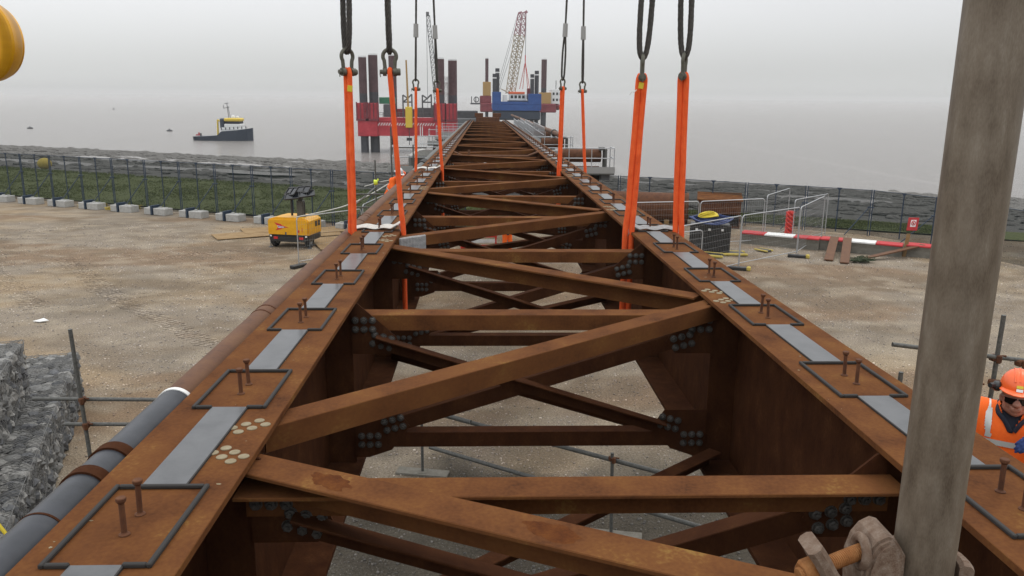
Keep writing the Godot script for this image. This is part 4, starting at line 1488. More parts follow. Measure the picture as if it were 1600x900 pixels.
# ---- site fencing of tube and wire ----
func wire_panel(called: String, label: String, a: Vector3, b: Vector3, h := 2.0, grp := "wire fence panels") -> Node3D:
	var t := thing(called, label, "fence", a, 0.0, grp)
	var d := (b - a) - Vector3(0, (b - a).y, 0)
	var w := d.length()
	d /= w
	var mb := MB.new()
	var r := .14
	var pts := [Vector3(0, .08, 0), Vector3(0, h - r, 0)]
	for k in range(1, 6):
		var th := PI * .5 * k / 6.0
		pts.append(d * (r - r * cos(th)) + Vector3(0, h - r + r * sin(th), 0))
	pts.append(d * r + Vector3(0, h, 0))
	pts.append(d * (w - r) + Vector3(0, h, 0))
	for k in range(1, 6):
		var th := PI * .5 * (1.0 - k / 6.0)
		pts.append(d * (w - r + r * cos(th)) + Vector3(0, h - r + r * sin(th), 0))
	pts.append(d * w + Vector3(0, h - r, 0))
	pts.append(d * w + Vector3(0, .08, 0))
	mb.path(pts, .021, 8)
	mb.tube(Vector3(0, .17, 0), d * w + Vector3(0, .17, 0), .016, -1, 8)
	part("frame", mb, M.zinc, t)
	mb = MB.new()
	var n := int(w / .11)
	for k in range(1, n):
		mb.tube(d * (w * k / n) + Vector3(0, .17, 0), d * (w * k / n) + Vector3(0, h, 0), .0022, -1, 3, false)
	for k in 8:
		var y := .3 + k * (h - .4) / 7.0
		mb.tube(Vector3(0, y, 0), d * w + Vector3(0, y, 0), .0026, -1, 3, false)
	part("wire_infill", mb, M.mesh_wire, t)
	return t


func fence_foot(at: Vector3, turn: float, label: String, tip: bool) -> void:
	var t := thing("fence_weight", label, "fence weight", at, turn, "feet of the wire fences")
	var mb := MB.new()
	mb.box(Vector3(0, .06, 0), Vector3(.7, .12, .23), Basis(), .02)
	part("block", mb, M.black_paint, t)
	if tip:
		mb = MB.new()
		mb.box(Vector3(.42, .075, 0), Vector3(.15, .15, .23), Basis(), .03)
		part("pale_end", mb, M.pallet, t)


func make_left_yard() -> void:
	# lighting tower on its trailer
	var t := thing("lighting_tower", "yellow mobile lighting tower trailer with black lamps folded down", "lighting tower", Vector3(-8.05, 0, -33.9), -.22)
	t.scale = Vector3(.92, 1.03, .95)
	var mb := MB.new()
	mb.prism(PackedVector2Array([Vector2(-.98, .55), Vector2(.98, .55), Vector2(1.0, .62), Vector2(1.0, 1.12), Vector2(.9, 1.2), Vector2(.55, 1.26), Vector2(-.6, 1.26), Vector2(-.92, 1.19), Vector2(-1.0, 1.1), Vector2(-1.0, .62)]), 1.24, Transform3D(Basis(), Vector3(0, 0, -.2)))
	mb.prism(PackedVector2Array([Vector2(-.93, .57), Vector2(.93, .57), Vector2(.95, 1.1), Vector2(.86, 1.17), Vector2(-.88, 1.16), Vector2(-.95, 1.08)]), .1, Transform3D(Basis(), Vector3(0, 0, .47)))
	var body := part("canopy", mb, M.yellow, t)
	mb = MB.new()
	mb.box(Vector3(0, .43, -.2), Vector3(1.96, .28, 1.26), Basis(), .04)
	mb.box(Vector3(0, .36, .44), Vector3(1.7, .2, .06), Basis(), .02)
	part("chassis", mb, M.black_paint, t)
	for s in [-.62, .62]:
		mb = MB.new()
		mb.box(Vector3(s, .42, .48), Vector3(.2, .1, .04), Basis(), .01)
		part("tail_lamp", mb, M.logo_red, t)
		mb = MB.new()
		mb.box(Vector3(s * 1.38, .5, .48), Vector3(.09, .07, .04), Basis(), .01)
		part("reflector", mb, M.logo_white, t)
	for s in [-1.0, 1.0]:
		var wh := Node3D.new()
		wh.name = "wheel" if s < 0 else "wheel_001"
		t.add_child(wh)
		wh.position = Vector3(s * .82, .33, .1)
		mb = MB.new()
		mb.lathe([Vector2(.2, -.1), Vector2(.3, -.1), Vector2(.33, -.07), Vector2(.33, .07), Vector2(.3, .1), Vector2(.2, .1)], Transform3D(Basis(Vector3.FORWARD, PI / 2), Vector3.ZERO), 24)
		part("tyre", mb, M.tyre, wh)
		mb = MB.new()
		mb.lathe([Vector2(0, -.06), Vector2(.2, -.08), Vector2(.205, .08), Vector2(.14, .05), Vector2(.06, .07), Vector2(0, .07)], Transform3D(Basis(Vector3.FORWARD, PI / 2), Vector3.ZERO), 18)
		part("rim", mb, M.rim, wh)
	for s in [-1.0, 1.0]:
		mb = MB.new()
		mb.tube(Vector3(s * .95, .02, .35), Vector3(s * .95, .7, .35), .025, -1, 8)
		mb.box(Vector3(s * .95, .015, .35), Vector3(.16, .03, .16))
		part("jack_leg", mb, M.ship_grey, t)
	mb = MB.new()
	mb.box(Vector3(.35, 1.55, -.2), Vector3(.3, .7, .3), Basis(), .02)
	mb.box(Vector3(.35, 1.95, -.2), Vector3(.2, .5, .2), Basis(), .02)
	part("mast", mb, M.galv_old, t)
	mb = MB.new()
	mb.tube(Vector3(.05, 1.3, .1), Vector3(.05, 2.1, .1), .05, -1, 10)
	part("mast_stay", mb, M.black_paint, t)
	mb = MB.new()
	mb.tube(Vector3(.62, 1.2, .0), Vector3(.62, 1.85, .0), .035, -1, 8)
	part("mast_stay", mb, M.black_paint, t)
	for k in 4:
		var lm := Node3D.new()
		lm.name = "floodlight" if k == 0 else "floodlight_%03d" % k
		t.add_child(lm)
		lm.position = [Vector3(.05, 2.28, .05), Vector3(.55, 2.34, -.1), Vector3(.2, 2.12, .25), Vector3(.8, 2.2, .1)][k]
		lm.rotation = Vector3(.75 - .1 * k, .3 * k - .4, .12)
		lm.scale = Vector3(1.15, 1.15, 1.6)
		mb = MB.new()
		for e in [[Vector3(-.3, 0, -.12), Vector3(.3, .06, 0)], [Vector3(-.3, 0, .12), Vector3(.3, .06, 0)]]:
			mb.box(e[0] + Vector3(.3, 0, 0), Vector3(.6, .05, .03))
		for s in [-.3, 0.0, .3]:
			mb.box(Vector3(s, 0, 0), Vector3(.03, .05, .24))
		part("housing", mb, M.black_paint, lm)
		mb = MB.new()
		mb.box(Vector3(0, -.01, 0), Vector3(.56, .02, .2))
		part("glass", mb, M.glass_dark, lm)
	# badge: a red arrow with a white and blue edge
	var arrow := PackedVector2Array([Vector2(-.42, .17), Vector2(-.08, .1), Vector2(-.05, .05), Vector2(.28, -.03), Vector2(.02, -.04), Vector2(-.1, -.1), Vector2(-.36, -.16), Vector2(-.24, -.03), Vector2(-.3, .06)])
	mb = MB.new()
	mb.prism(arrow, .006, Transform3D(Basis(), Vector3(-.22, .89, .5245)))
	part("badge_arrow", mb, M.logo_red, body)
	mb = MB.new()
	mb.prism(PackedVector2Array([Vector2(-.27, .05), Vector2(.1, .0), Vector2(.02, -.04), Vector2(-.22, -.05)]), .004, Transform3D(Basis(), Vector3(-.22, .885, .5305)))
	part("badge_band", mb, M.logo_white, body)
	for k in 5:
		mb = MB.new()
		mb.box(Vector3(-.43 + k * .07, .885 - .004 * k, .5345), Vector3(.04, .05 - .005 * k, .003))
		part("badge_letter", mb, M.logo_blue, body)
	for p in [[Vector3(.52, .72, .5245), Vector3(.09, .1, .006)], [Vector3(.7, .78, .5245), Vector3(.03, .18, .006)], [Vector3(-.1, .62, .5245), Vector3(.07, .11, .006)]]:
		mb = MB.new()
		mb.box(p[0], p[1])
		part("decal", mb, M.logo_red if p[1].y > .1 and p[0].x > 0 else M.ship_grey, body)
	for z in [-.3, -.6]:
		mb = MB.new()
		mb.box(Vector3(1.003, .95, z), Vector3(.01, .22, .22), Basis(), .003)
		part("vent", mb, M.black_paint, body)
	# wire barriers near the tower
	wire_panel("wire_fence", "low wire fence panel beside the yellow lighting tower", Vector3(-6.95, 0, -29.9), Vector3(-4.9, 0, -32.2), 1.85)
	wire_panel("wire_fence", "wire fence panel running towards the fence behind the orange sling", Vector3(-4.85, 0, -32.3), Vector3(-4.4, 0, -35.6), 2.0)
	fence_foot(Vector3(-6.9, .01, -29.6), 1.0, "dark fence foot on the gravel in front of the lighting tower", false)
	var tape := MB.new()
	tape.path(fine_points([Vector3(-6.95, 1.85, -29.9), Vector3(-5.5, 2.05, -31.3), Vector3(-4.6, 2.35, -33.0), Vector3(-3.6, 2.9, -34.5)], .3), .022, 6)
	tag(part("barrier_tape", tape, M.white_web), "white cord strung from the wire panel past the orange sling", "cord")
	tape = MB.new()
	tape.path(fine_points([Vector3(-5.0, 2.55, -34.0), Vector3(-4.2, 2.75, -34.3), Vector3(-3.2, 2.85, -34.6)], .3), .018, 6)
	tag(part("barrier_tape", tape, M.white_web), "short white cord level behind the inner orange sling", "cord")
	# boards laid on the ground as a hardstanding for the tower
	var spot_names := ["far left corner of the mat under the lighting tower", "left of the tower", "right behind the tower, far side", "right of the tower by the wire panel", "nearest the pipe", "far right corner by the fence"]
	var spots := [Vector3(-10.75, .03, -36.55), Vector3(-9.9, .034, -38.0), Vector3(-8.0, .03, -36.6), Vector3(-6.35, .038, -35.3), Vector3(-5.6, .03, -34.0), Vector3(-6.9, .034, -38.0)]
	for k in 6:
		mb = MB.new()
		mb.box(Vector3.ZERO, Vector3(2.9, .03, 1.5), Basis(), .004)
		var o := part("plywood_board", mb, M.ply)
		o.position = spots[k] + Vector3(0, .02 + .007 * k, 0)
		o.rotation.y = [.5, .42, .45, .4, .36, .5][k]
		tag(o, "brown plywood board on the gravel, %s" % spot_names[k], "board", "boards on the ground")
	mb = MB.new()
	mb.tube(Vector3(-5.35, 0, -33.1), Vector3(-5.38, .98, -33.1), .05, -1, 10)
	tag(part("timber_post", mb, M.timber), "short timber post standing behind the wire panel", "post")
	# yellow pallets by the fence
	for k in 2:
		var p := thing("pallet", ["flat yellow pallet in front of the fourth ballast block", "broken yellow pallet in front of the fence, nearer the span"][k], "pallet", [Vector3(-22.0, 0, -45.9), Vector3(-19.9, 0, -44.9)][k], -.4, "yellow pallets")
		for i in 6:
			mb = MB.new()
			mb.box(Vector3(-.5 + i * .2 + rng.randfn(0, .03), .16 + .01 * k * (i % 3), rng.randfn(0, .05)), Vector3(.13, .025, 1.1 + .3 * k), Basis(Vector3.UP, rng.randfn(0, .05 + .1 * k)), .003)
			part("deck_slat", mb, M.pallet, p)
		for i in 3:
			mb = MB.new()
			mb.box(Vector3(0, .075, -.45 + i * .45), Vector3(1.15 + .4 * k, .13, .09), Basis(), .004)
			part("bearer", mb, M.pallet, p)
	mb = MB.new()
	mb.prism(PackedVector2Array([Vector2(-.2, -.06), Vector2(.0, -.1), Vector2(.22, -.02), Vector2(.1, .06), Vector2(.02, .12), Vector2(-.06, .04)]), .02, Transform3D(Basis(Vector3.RIGHT, -1.35), Vector3(-12.42, .05, -22.19)))
	tag(part("litter", mb, M.white_paint), "small scrap of white litter on the gravel above the gabions", "litter")
	# a round yellow float on the shore behind the fence
	var fl := thing("mooring_float", "round yellowish float on the rocks behind the fence, far left", "float", Vector3(-36.6, -.35, -68.5 - .4))
	mb = MB.new()
	var prof := []
	for k in 13:
		prof.append(Vector2(sin(PI * k / 12.0) * .55, .8 - cos(PI * k / 12.0) * .48))
	mb.lathe(prof, Transform3D(), 18)
	part("ball", mb, M.pallet, fl)
	mb = MB.new()
	mb.tube(Vector3(0, -.3, 0), Vector3(0, .4, 0), .08, -1, 8)
	part("stem", mb, M.galv_old, fl)


func make_right_yard() -> void:
	# steel casing and box by the span
	var t := thing("pile_casing", "large rusty steel pipe lying behind the right girder", "steel pipe", Vector3(8.6, 0, -41.2), -.24)
	var mb := MB.new()
	mb.tube(Vector3(-3.6, .78, 0), Vector3(1.9, .78, 0), .76, -1, 40)
	part("shell", mb, M.rust_dark, t)
	mb = MB.new()
	for s in [-2.4, 0.9]:
		mb.box(Vector3(s, .12, 0), Vector3(.25, .24, 1.5), Basis(), .01)
	part("bearer", mb, M.timber, t)
	for s in [-1.9, 1.82]:
		mb = MB.new()
		mb.tube(Vector3(s, .78, 0), Vector3(s + .12, .78, 0), .8, -1, 40)
		part("stiffening_ring", mb, M.rust_dark, t)
	t = thing("steel_box", "rusty steel box with a pitched lid beside the big pipe", "steel box", Vector3(11.7, 0, -39.4), -.26)
	for q in [["back_plate", Vector3(0, .7, -1.38), Vector3(2.05, 1.36, .04)], ["side_plate", Vector3(-1.0, .68, -.6), Vector3(.04, 1.36, 1.5)], ["side_plate", Vector3(1.0, .68, -.6), Vector3(.04, 1.36, 1.5)], ["front_plate", Vector3(0, 1.04, .18), Vector3(2.05, .66, .04)], ["floor_plate", Vector3(0, .05, -.6), Vector3(1.95, .06, 1.5)]]:
		mb = MB.new()
		mb.box(q[1], q[2], Basis(), .006)
		part(q[0], mb, M.rust_dark, t)
	mb = MB.new()
	mb.prism(PackedVector2Array([Vector2(.3, 1.42), Vector2(-1.7, 1.58), Vector2(-1.7, 1.52), Vector2(.3, 1.36)]), 2.2, Transform3D(Basis(Vector3(0, 0, 1), Vector3.UP, Vector3(-1, 0, 0)), Vector3.ZERO))
	part("lid", mb, M.rust, t)
	for k in 6:
		mb = MB.new()
		mb.box(Vector3(-.9 + k * .36, 1.04, .215), Vector3(.05, .64, .03), Basis(), .004)
		part("rib", mb, M.rust_dark, t)
	# black cage with hoses
	t = thing("hose_cage", "black slatted container standing inside the wire fence panels", "container", Vector3(9.55, 0, -33.3), -.25)
	mb = MB.new()
	mb.box(Vector3(0, .58, 0), Vector3(1.62, 1.1, 1.1), Basis(), .01)
	part("body", mb, M.black_paint, t)
	for k in 6:
		mb = MB.new()
		mb.box(Vector3(0, .12 + k * .2, .562), Vector3(1.66, .12, .024), Basis(), .004)
		part("side_slat", mb, M.rubber, t)
	for s in [-.8, 0.0, .8]:
		mb = MB.new()
		mb.box(Vector3(s, .58, .585), Vector3(.06, 1.14, .03), Basis(), .004)
		part("upright", mb, M.black_paint, t)
	for k in 3:
		mb = MB.new()
		mb.box(Vector3(-.55 + k * .52, .98, .605), Vector3(.1, .09, .004))
		part("paper_label", mb, M.white_paint, t)
	var h := thing("hose_bundle", "tangle of blue hose on top of the black container", "hose", Vector3(9.5, 1.13, -33.2))
	mb = MB.new()
	for k in 7:
		var pts := []
		for a in 33:
			var th := TAU * a / 32.0
			var r := .3 + .05 * k
			pts.append(Vector3(cos(th) * r * 1.5 + .03 * sin(k * 3.0 + th * 2.0), .05 + .05 * k + .04 * sin(th * 3.0 + k) - .2 * maxf(0.0, sin(th)) * smooth(3, 6, k), sin(th) * r + .2 * smooth(3, 6, k)))
		mb.path(pts, .03, 6)
	part("coils", mb, M.hose_blue, h)
	h = thing("hose_bundle", "coil of yellow hose on top of the blue hose", "hose", Vector3(9.45, 1.42, -33.3))
	mb = MB.new()
	for k in 5:
		var pts := []
		for a in 25:
			var th := TAU * a / 24.0
			pts.append(Vector3(cos(th) * (.42 - .03 * k), .04 + .035 * k + .03 * sin(th * 2.0 + k), sin(th) * (.26 - .02 * k)))
		mb.path(pts, .028, 6)
	part("coils", mb, M.yellow_plastic, h)
	# wire fence panels
	wire_panel("wire_fence", "tall wire fence panel in front of the black container", Vector3(6.85, 0, -27.2), Vector3(9.72, 0, -29.75))
	wire_panel("wire_fence", "wire fence panel between the container and the planks", Vector3(9.76, 0, -29.8), Vector3(12.9, 0, -32.2))
	wire_panel("wire_fence", "wire fence panel running back from the planks to the barriers", Vector3(12.95, 0, -32.25), Vector3(15.6, 0, -36.2))
	wire_panel("wire_fence", "wire fence panel leaning beside the barriers at the far corner", Vector3(13.6, 0, -34.6), Vector3(16.1, 0, -37.0))
	wire_panel("wire_fence", "wire fence panel behind the black container", Vector3(9.25, 0, -33.9), Vector3(12.4, 0, -35.0))
	wire_panel("wire_fence", "wire fence panel behind the red post", Vector3(12.5, 0, -35.0), Vector3(14.6, 0, -37.9), 2.15)
	wire_panel("wire_fence", "wire fence panel between the casing and the container", Vector3(6.3, 0, -33.4), Vector3(9.2, 0, -33.95))
	wire_panel("wire_fence", "short wire barrier right beside the girder edge", Vector3(6.6, 0, -27.2), Vector3(7.75, 0, -27.9), 1.75)
	fence_foot(Vector3(9.55, .005, -29.35), -.4, "black fence foot with a pale end nearest the girder", true)
	fence_foot(Vector3(12.75, .005, -31.75), -.4, "black fence foot with a pale end near the planks", true)
	for k in 3:
		var p := thing("cable_ramp", ["yellow-edged black ramp on the ground by the container", "second yellow-edged ramp touching the first", "small yellow wedge on the ground further right"][k], "ramp", [Vector3(9.35, .0, -32.0), Vector3(10.35, 0, -32.35), Vector3(11.85, 0, -33.1)][k], [-.5, -.1, -1.0][k], "yellow ramps")
		mb = MB.new()
		mb.box(Vector3(0, .05, 0), Vector3(.8, .1, .5) * [1.0, 1.0, .7][k], Basis(), .02)
		part("tread", mb, M.black_paint, p)
		for s in [-1.0, 1.0]:
			mb = MB.new()
			mb.box(Vector3(0, .062, s * .3 * [1.0, 1.0, .6][k]), Vector3(1.0, .1, .13) * [1.0, 1.0, .7][k], Basis(), .03)
			part("yellow_edge", mb, M.pallet, p)
	# barriers painted red and white
	var ends := [[Vector3(11.6, 0, -35.3), Vector3(14.45, 0, -33.6)], [Vector3(14.55, 0, -33.75), Vector3(17.3, 0, -32.1)], [Vector3(17.5, 0, -32.35), Vector3(20.2, 0, -30.7)]]
	for k in 3:
		var a: Vector3 = ends[k][0]
		var b: Vector3 = ends[k][1]
		var d := b - a
		var w := d.length()
		var p := thing("concrete_barrier", ["low concrete barrier with red and white top behind the wire panels", "low red and white topped concrete barrier behind the leaning planks", "low red-topped concrete barrier half hidden by the scaffold tube"][k], "barrier", a, -atan2(d.z, d.x), "painted barriers")
		mb = MB.new()
		mb.prism(PackedVector2Array([Vector2(-.3, 0), Vector2(.3, 0), Vector2(.3, .2), Vector2(.3, .26), Vector2(.34, .44), Vector2(-.34, .44), Vector2(-.3, .26), Vector2(-.3, .2)]), w, Transform3D(Basis(Vector3(0, 0, -1), Vector3.UP, Vector3(1, 0, 0)), Vector3(w * .5, 0, 0)))
		part("base", mb, M.concrete_low, p)
		var cuts := [[.0, .31, 0], [.312, .68, 1], [.682, 1.0, 0]]
		for q in cuts:
			mb = MB.new()
			mb.box(Vector3(w * (q[0] + q[1]) * .5, .47, 0), Vector3(w * (q[1] - q[0]) - .01, .07, .74), Basis(), .012)
			part("painted_top", mb, M.white_paint if q[2] == 1 else M.red_paint, p)
	# red post of stacked plastic
	t = thing("red_post", "red spiral-wrapped plastic post behind the barriers", "post", Vector3(14.1, 0, -36.3))
	mb = MB.new()
	mb.tube(Vector3(0, 0, 0), Vector3(0, 1.28, 0), .14, .13, 16)
	part("core", mb, M.red_plastic, t)
	for k in 4:
		mb = MB.new()
		var pts := []
		for a in 40:
			var th := a * .25 + k * TAU / 4.0
			pts.append(Vector3(cos(th) * .15, .06 + a * .03, sin(th) * .15))
		mb.path(pts, .05, 6)
		part("wrap", mb, M.red_plastic, t)
	# planks
	for k in 3:
		var a: Vector3 = [Vector3(13.75, .05, -31.0), Vector3(14.15, .05, -30.45), Vector3(14.9, .03, -31.1)][k]
		var b: Vector3 = [Vector3(15.0, .56, -33.45), Vector3(15.45, .56, -33.2), Vector3(18.05, .5, -31.95)][k]
		var dd := (b - a).normalized()
		var sd := dd.cross(Vector3.UP).normalized()
		mb = MB.new()
		mb.box(Vector3(0, 0, -(b - a).length() * .5), Vector3(.34 if k < 2 else .26, .05, (b - a).length()), Basis(), .006)
		var o := part("plank", mb, M.rust_pipe)
		o.transform = Transform3D(Basis(sd, sd.cross(dd), -dd), a)
		tag(o, ["dark rusty plank leaning on the barrier, left of the pair", "rusty plank leaning on the barrier, right of the pair", "long rusty plank resting towards the red sign"][k], "plank", "planks on the barriers")
	# bundle of green net
	mb = MB.new()
	for k in 16:
		var pts := []
		for a in 12:
			pts.append(Vector3(rng.randfn(0, .22), .05 + absf(rng.randfn(0, .08)), rng.randfn(0, .12)))
		mb.path(fine_points(pts, .06), .012, 4)
	var net := part("net_bundle", mb, M.net_green)
	net.position = Vector3(14.95, 0, -30.75)
	tag(net, "dark green bundle of netting on the ground beside the planks", "net")
	# the sign
	t = thing("warning_sign", "red square sign with a white prohibition symbol on a leaning post", "sign", Vector3(17.4, 0, -32.0), .42)
	t.scale = Vector3(1.25, 1.06, 1.25)
	mb = MB.new()
	mb.box(Vector3(.0, .42, -.03), Vector3(.14, .95, .05), Basis(Vector3.FORWARD, .12), .004)
	part("post", mb, M.timber, t)
	mb = MB.new()
	mb.box(Vector3(.16, 1.27, 0), Vector3(.5, .5, .02), Basis(Vector3.FORWARD, .08), .004)
	var pl := part("board", mb, M.red_paint, t)
	mb = MB.new()
	mb.box(Vector3(.16, 1.3, .012), Vector3(.26, .27, .006), Basis(Vector3.FORWARD, .08))
	part("white_panel", mb, M.logo_white, pl)
	mb = MB.new()
	var ring := []
	for a in 24:
		ring.append(Vector3(.16 + cos(TAU * a / 24) * .085, 1.31 + sin(TAU * a / 24) * .085, .018))
	mb.path(ring, .014, 5, true)
	mb.box(Vector3(.16, 1.31, .018), Vector3(.16, .024, .006), Basis(Vector3.FORWARD, .7))
	part("prohibition_ring", mb, M.logo_red, pl)
	mb = MB.new()
	mb.box(Vector3(.15, 1.325, .0165), Vector3(.03, .05, .003))
	mb.box(Vector3(.16, 1.28, .0165), Vector3(.06, .05, .003))
	part("black_figure", mb, M.black_paint, pl)
	# a barrier and odd timber seen below the span
	t = thing("mesh_barrier", "red and white plastic barrier below the span beside a standing worker", "barrier", Vector3(-.2, 0, -32.4), .1)
	for k in 4:
		mb = MB.new()
		mb.box(Vector3(0, .3 + k * .22, 0), Vector3(1.5, .14, .05), Basis(), .01)
		part("rail", mb, M.red_plastic if k % 2 == 0 else M.white_paint, t)
	for s in [-.7, .7]:
		mb = MB.new()
		mb.box(Vector3(s, .5, 0), Vector3(.07, 1.0, .06), Basis(), .01)
		mb.box(Vector3(s, .03, 0), Vector3(.1, .06, .5), Basis(), .01)
		part("foot_post", mb, M.red_plastic, t)


# ---- jetty ----
func railing(t: Node3D, pts: Array, h := 1.1) -> void:
	var mb := MB.new()
	for i in pts.size() - 1:
		var a: Vector3 = pts[i]
		var b: Vector3 = pts[i + 1]
		for y in [h, h * .52]:
			mb.tube(a + Vector3(0, y, 0), b + Vector3(0, y, 0), .028, -1, 6)
	part("guard_rail", mb, M.zinc, t)
	for i in pts.size() - 1:
		var a: Vector3 = pts[i]
		var b: Vector3 = pts[i + 1]
		var n := maxi(1, int(round(a.distance_to(b) / 1.1)))
		for k in n + (1 if i == pts.size() - 2 else 0):
			mb = MB.new()
			var p := a.lerp(b, float(k) / n)
			mb.tube(p, p + Vector3(0, h, 0), .026, -1, 6)
			part("rail_post", mb, M.zinc, t)


func make_jetty() -> void:
	var words := ["nearest the shore", "second from the shore", "third from the shore", "fourth from the shore", "under the seaward end"]
	for k in 5:
		var z: float = [-43.6, -58.5, -73.5, -85.0, -97.0][k]
		var xr: float = [6.95, 6.35, 6.6, 6.2, 6.0][k]
		var deck: float = [2.52, 2.36, 2.2, 2.08, 1.95][k]
		var t := thing("jetty_crosshead", "grey railed platform on a rusty tubular crosshead, %s" % words[k], "jetty platform", Vector3(.4, SEA, z), 0.0, "crossheads of the jetty")
		var o := t.position
		var mb := MB.new()
		mb.tube(Vector3(-4.6, deck - .36, z - .9) - o, Vector3(xr - .6, deck - .36, z - .9) - o, .42, -1, 24)
		part("cap_beam", mb, M.rust_dark, t)
		mb = MB.new()
		mb.tube(Vector3(4.2, deck + .62, z - 1.1) - o, Vector3(xr - .5, deck + .62, z - 1.1) - o, .36, -1, 24)
		part("stub_pipe", mb, M.rust_dark, t)
		for x in [-2.6, 3.6]:
			mb = MB.new()
			mb.tube(Vector3(x, SEA - 3, z - .9) - o, Vector3(x, deck - .4, z - .9) - o, .45, -1, 20)
			part("pile", mb, M.rust_dark, t)
		for s in [[3.1, xr], [-5.0, -2.1]]:
			mb = MB.new()
			mb.box(Vector3((s[0] + s[1]) * .5, deck - .12, z) - o, Vector3(s[1] - s[0], .3, 1.5), Basis(), .01)
			part("deck", mb, M.galv_old, t)
			mb = MB.new()
			mb.box(Vector3((s[0] + s[1]) * .5, deck - .02, z + .765) - o, Vector3(s[1] - s[0] + .04, .34, .02))
			part("kick_plate", mb, M.ferrule, t)
		mb = MB.new()
		mb.box(Vector3(xr - .32, deck + .45, z - .75) - o, Vector3(.12, 1.15, .9), Basis(), .01)
		mb.box(Vector3(xr - .5, deck + 1.02, z - .75) - o, Vector3(.3, .18, .4), Basis(), .01)
		part("end_plate", mb, M.galv_old, t)
		var y := deck + .03
		railing(t, [Vector3(3.3, y, z + .72) - o, Vector3(xr - .03, y, z + .72) - o, Vector3(xr - .03, y, z - .72) - o])
		railing(t, [Vector3(-2.3, y, z + .72) - o, Vector3(-4.9, y, z + .72) - o, Vector3(-4.9, y, z - .72) - o])
		mb = MB.new()
		mb.box(Vector3(xr - .45, deck - .42, z + .3) - o, Vector3(.5, .3, .4), Basis(), .02)
		part("hanger", mb, M.ship_grey, t)
	var p := thing("jetty_pipe", "long rusty pipe running out to sea along the jetty platforms", "pipe", Vector3(5.17, 3.2, -58))
	var mb := MB.new()
	mb.tube(Vector3(.0, .55, 3), Vector3(0, -.35, -95), .17, -1, 16)
	part("tube", mb, M.rust_pipe, p)
	for k in 5:
		mb = MB.new()
		mb.tube(Vector3(0, .5 - k * .18, -2 - k * 19.0), Vector3(0, .5 - k * .18, -2.2 - k * 19.0), .25, -1, 16)
		mb.box(Vector3(0, .0 - k * .18, -2.1 - k * 19.0), Vector3(.2, .8, .2))
		part("flange_joint", mb, M.galv_old, p)
	for k in 3:
		var q := thing("access_walkway", "pale walkway with rails beside the far span, %s" % ["nearest", "middle", "farthest"][k], "walkway", Vector3(4.0, [2.9, 2.7, 2.5][k], [-66.0, -80.0, -92.0][k]), 0.0, "walkways of the jetty")
		mb = MB.new()
		mb.box(Vector3(0, 0, 0), Vector3(1.0, .15, 13.0), Basis(), .01)
		part("deck", mb, M.galv_old, q)
		railing(q, [Vector3(-.4, .08, 6.4), Vector3(-.4, .08, -6.4)])
		railing(q, [Vector3(.4, .08, 6.4), Vector3(.4, .08, -6.4)])
	var tr := thing("tool_box", "small pale box with a sloping lid on the left jetty platform", "box", Vector3(-3.4, 2.56, -43.4), .3)
	mb = MB.new()
	mb.box(Vector3(0, .3, 0), Vector3(1.1, .6, .7), Basis(), .03)
	part("body", mb, M.galv_old, tr)
	mb = MB.new()
	mb.prism(PackedVector2Array([Vector2(-.55, .61), Vector2(.55, .61), Vector2(.25, .95), Vector2(-.1, .9)]), .7, Transform3D())
	part("lid", mb, M.concrete, tr)


# ---- vessels ----
func lattice(t: Node3D, nm: String, a: Vector3, b: Vector3, w0: float, w1: float, bays: int, mat: Material, r := .09) -> void:
	var mb := MB.new()
	var d := (b - a).normalized()
	var s := d.cross(Vector3(0, 0, 1)).normalized()
	var q := d.cross(s)
	var at := func(k: int, f: float) -> Vector3:
		var w := lerpf(w0, w1, f) * .5
		var e: Array = [[-1, -1], [1, -1], [1, 1], [-1, 1]][k % 4]
		return a.lerp(b, f) + s * w * e[0] + q * w * e[1]
	for k in 4:
		mb.tube(at.call(k, 0.0), at.call(k, 1.0), r, -1, 5)
		for i in bays:
			var f0 := float(i) / bays
			var f1 := (i + 1.0) / bays
			mb.tube(at.call(k, f0), at.call(k + 1, f1), r * .6, -1, 4, false)
			mb.tube(at.call(k + 1, f0), at.call(k, f1), r * .6, -1, 4, false)
			mb.tube(at.call(k, f1), at.call(k + 1, f1), r * .6, -1, 4, false)
	part(nm, mb, mat, t)


func bulk(t: Node3D, nm: String, lo: Vector3, hi: Vector3, mat: Material, ch := .1) -> MeshInstance3D:
	var mb := MB.new()
	mb.box((lo + hi) * .5, (hi - lo).abs(), Basis(), ch)
	return part(nm, mb, mat, t)


func pile_leg(t: Node3D, x: float, z: float, top: float, r: float, low := -5.0, band := false) -> void:
	var mb := MB.new()
	mb.tube(Vector3(x, low, z), Vector3(x, top * .62, z), r, -1, 20)
	var lg := part("leg", mb, M.leg_steel, t)
	mb = MB.new()
	mb.tube(Vector3(x, top * .62, z), Vector3(x, top, z), r, -1, 20)
	part("leg_top", mb, M.leg_steel if band else M.leg_top, lg)
	mb = MB.new()
	mb.tube(Vector3(x, top - (1.4 if band else .22), z), Vector3(x, top - (1.05 if band else -.12), z), r + .02, -1, 20)
	part("white_band", mb, M.ship_white, lg)


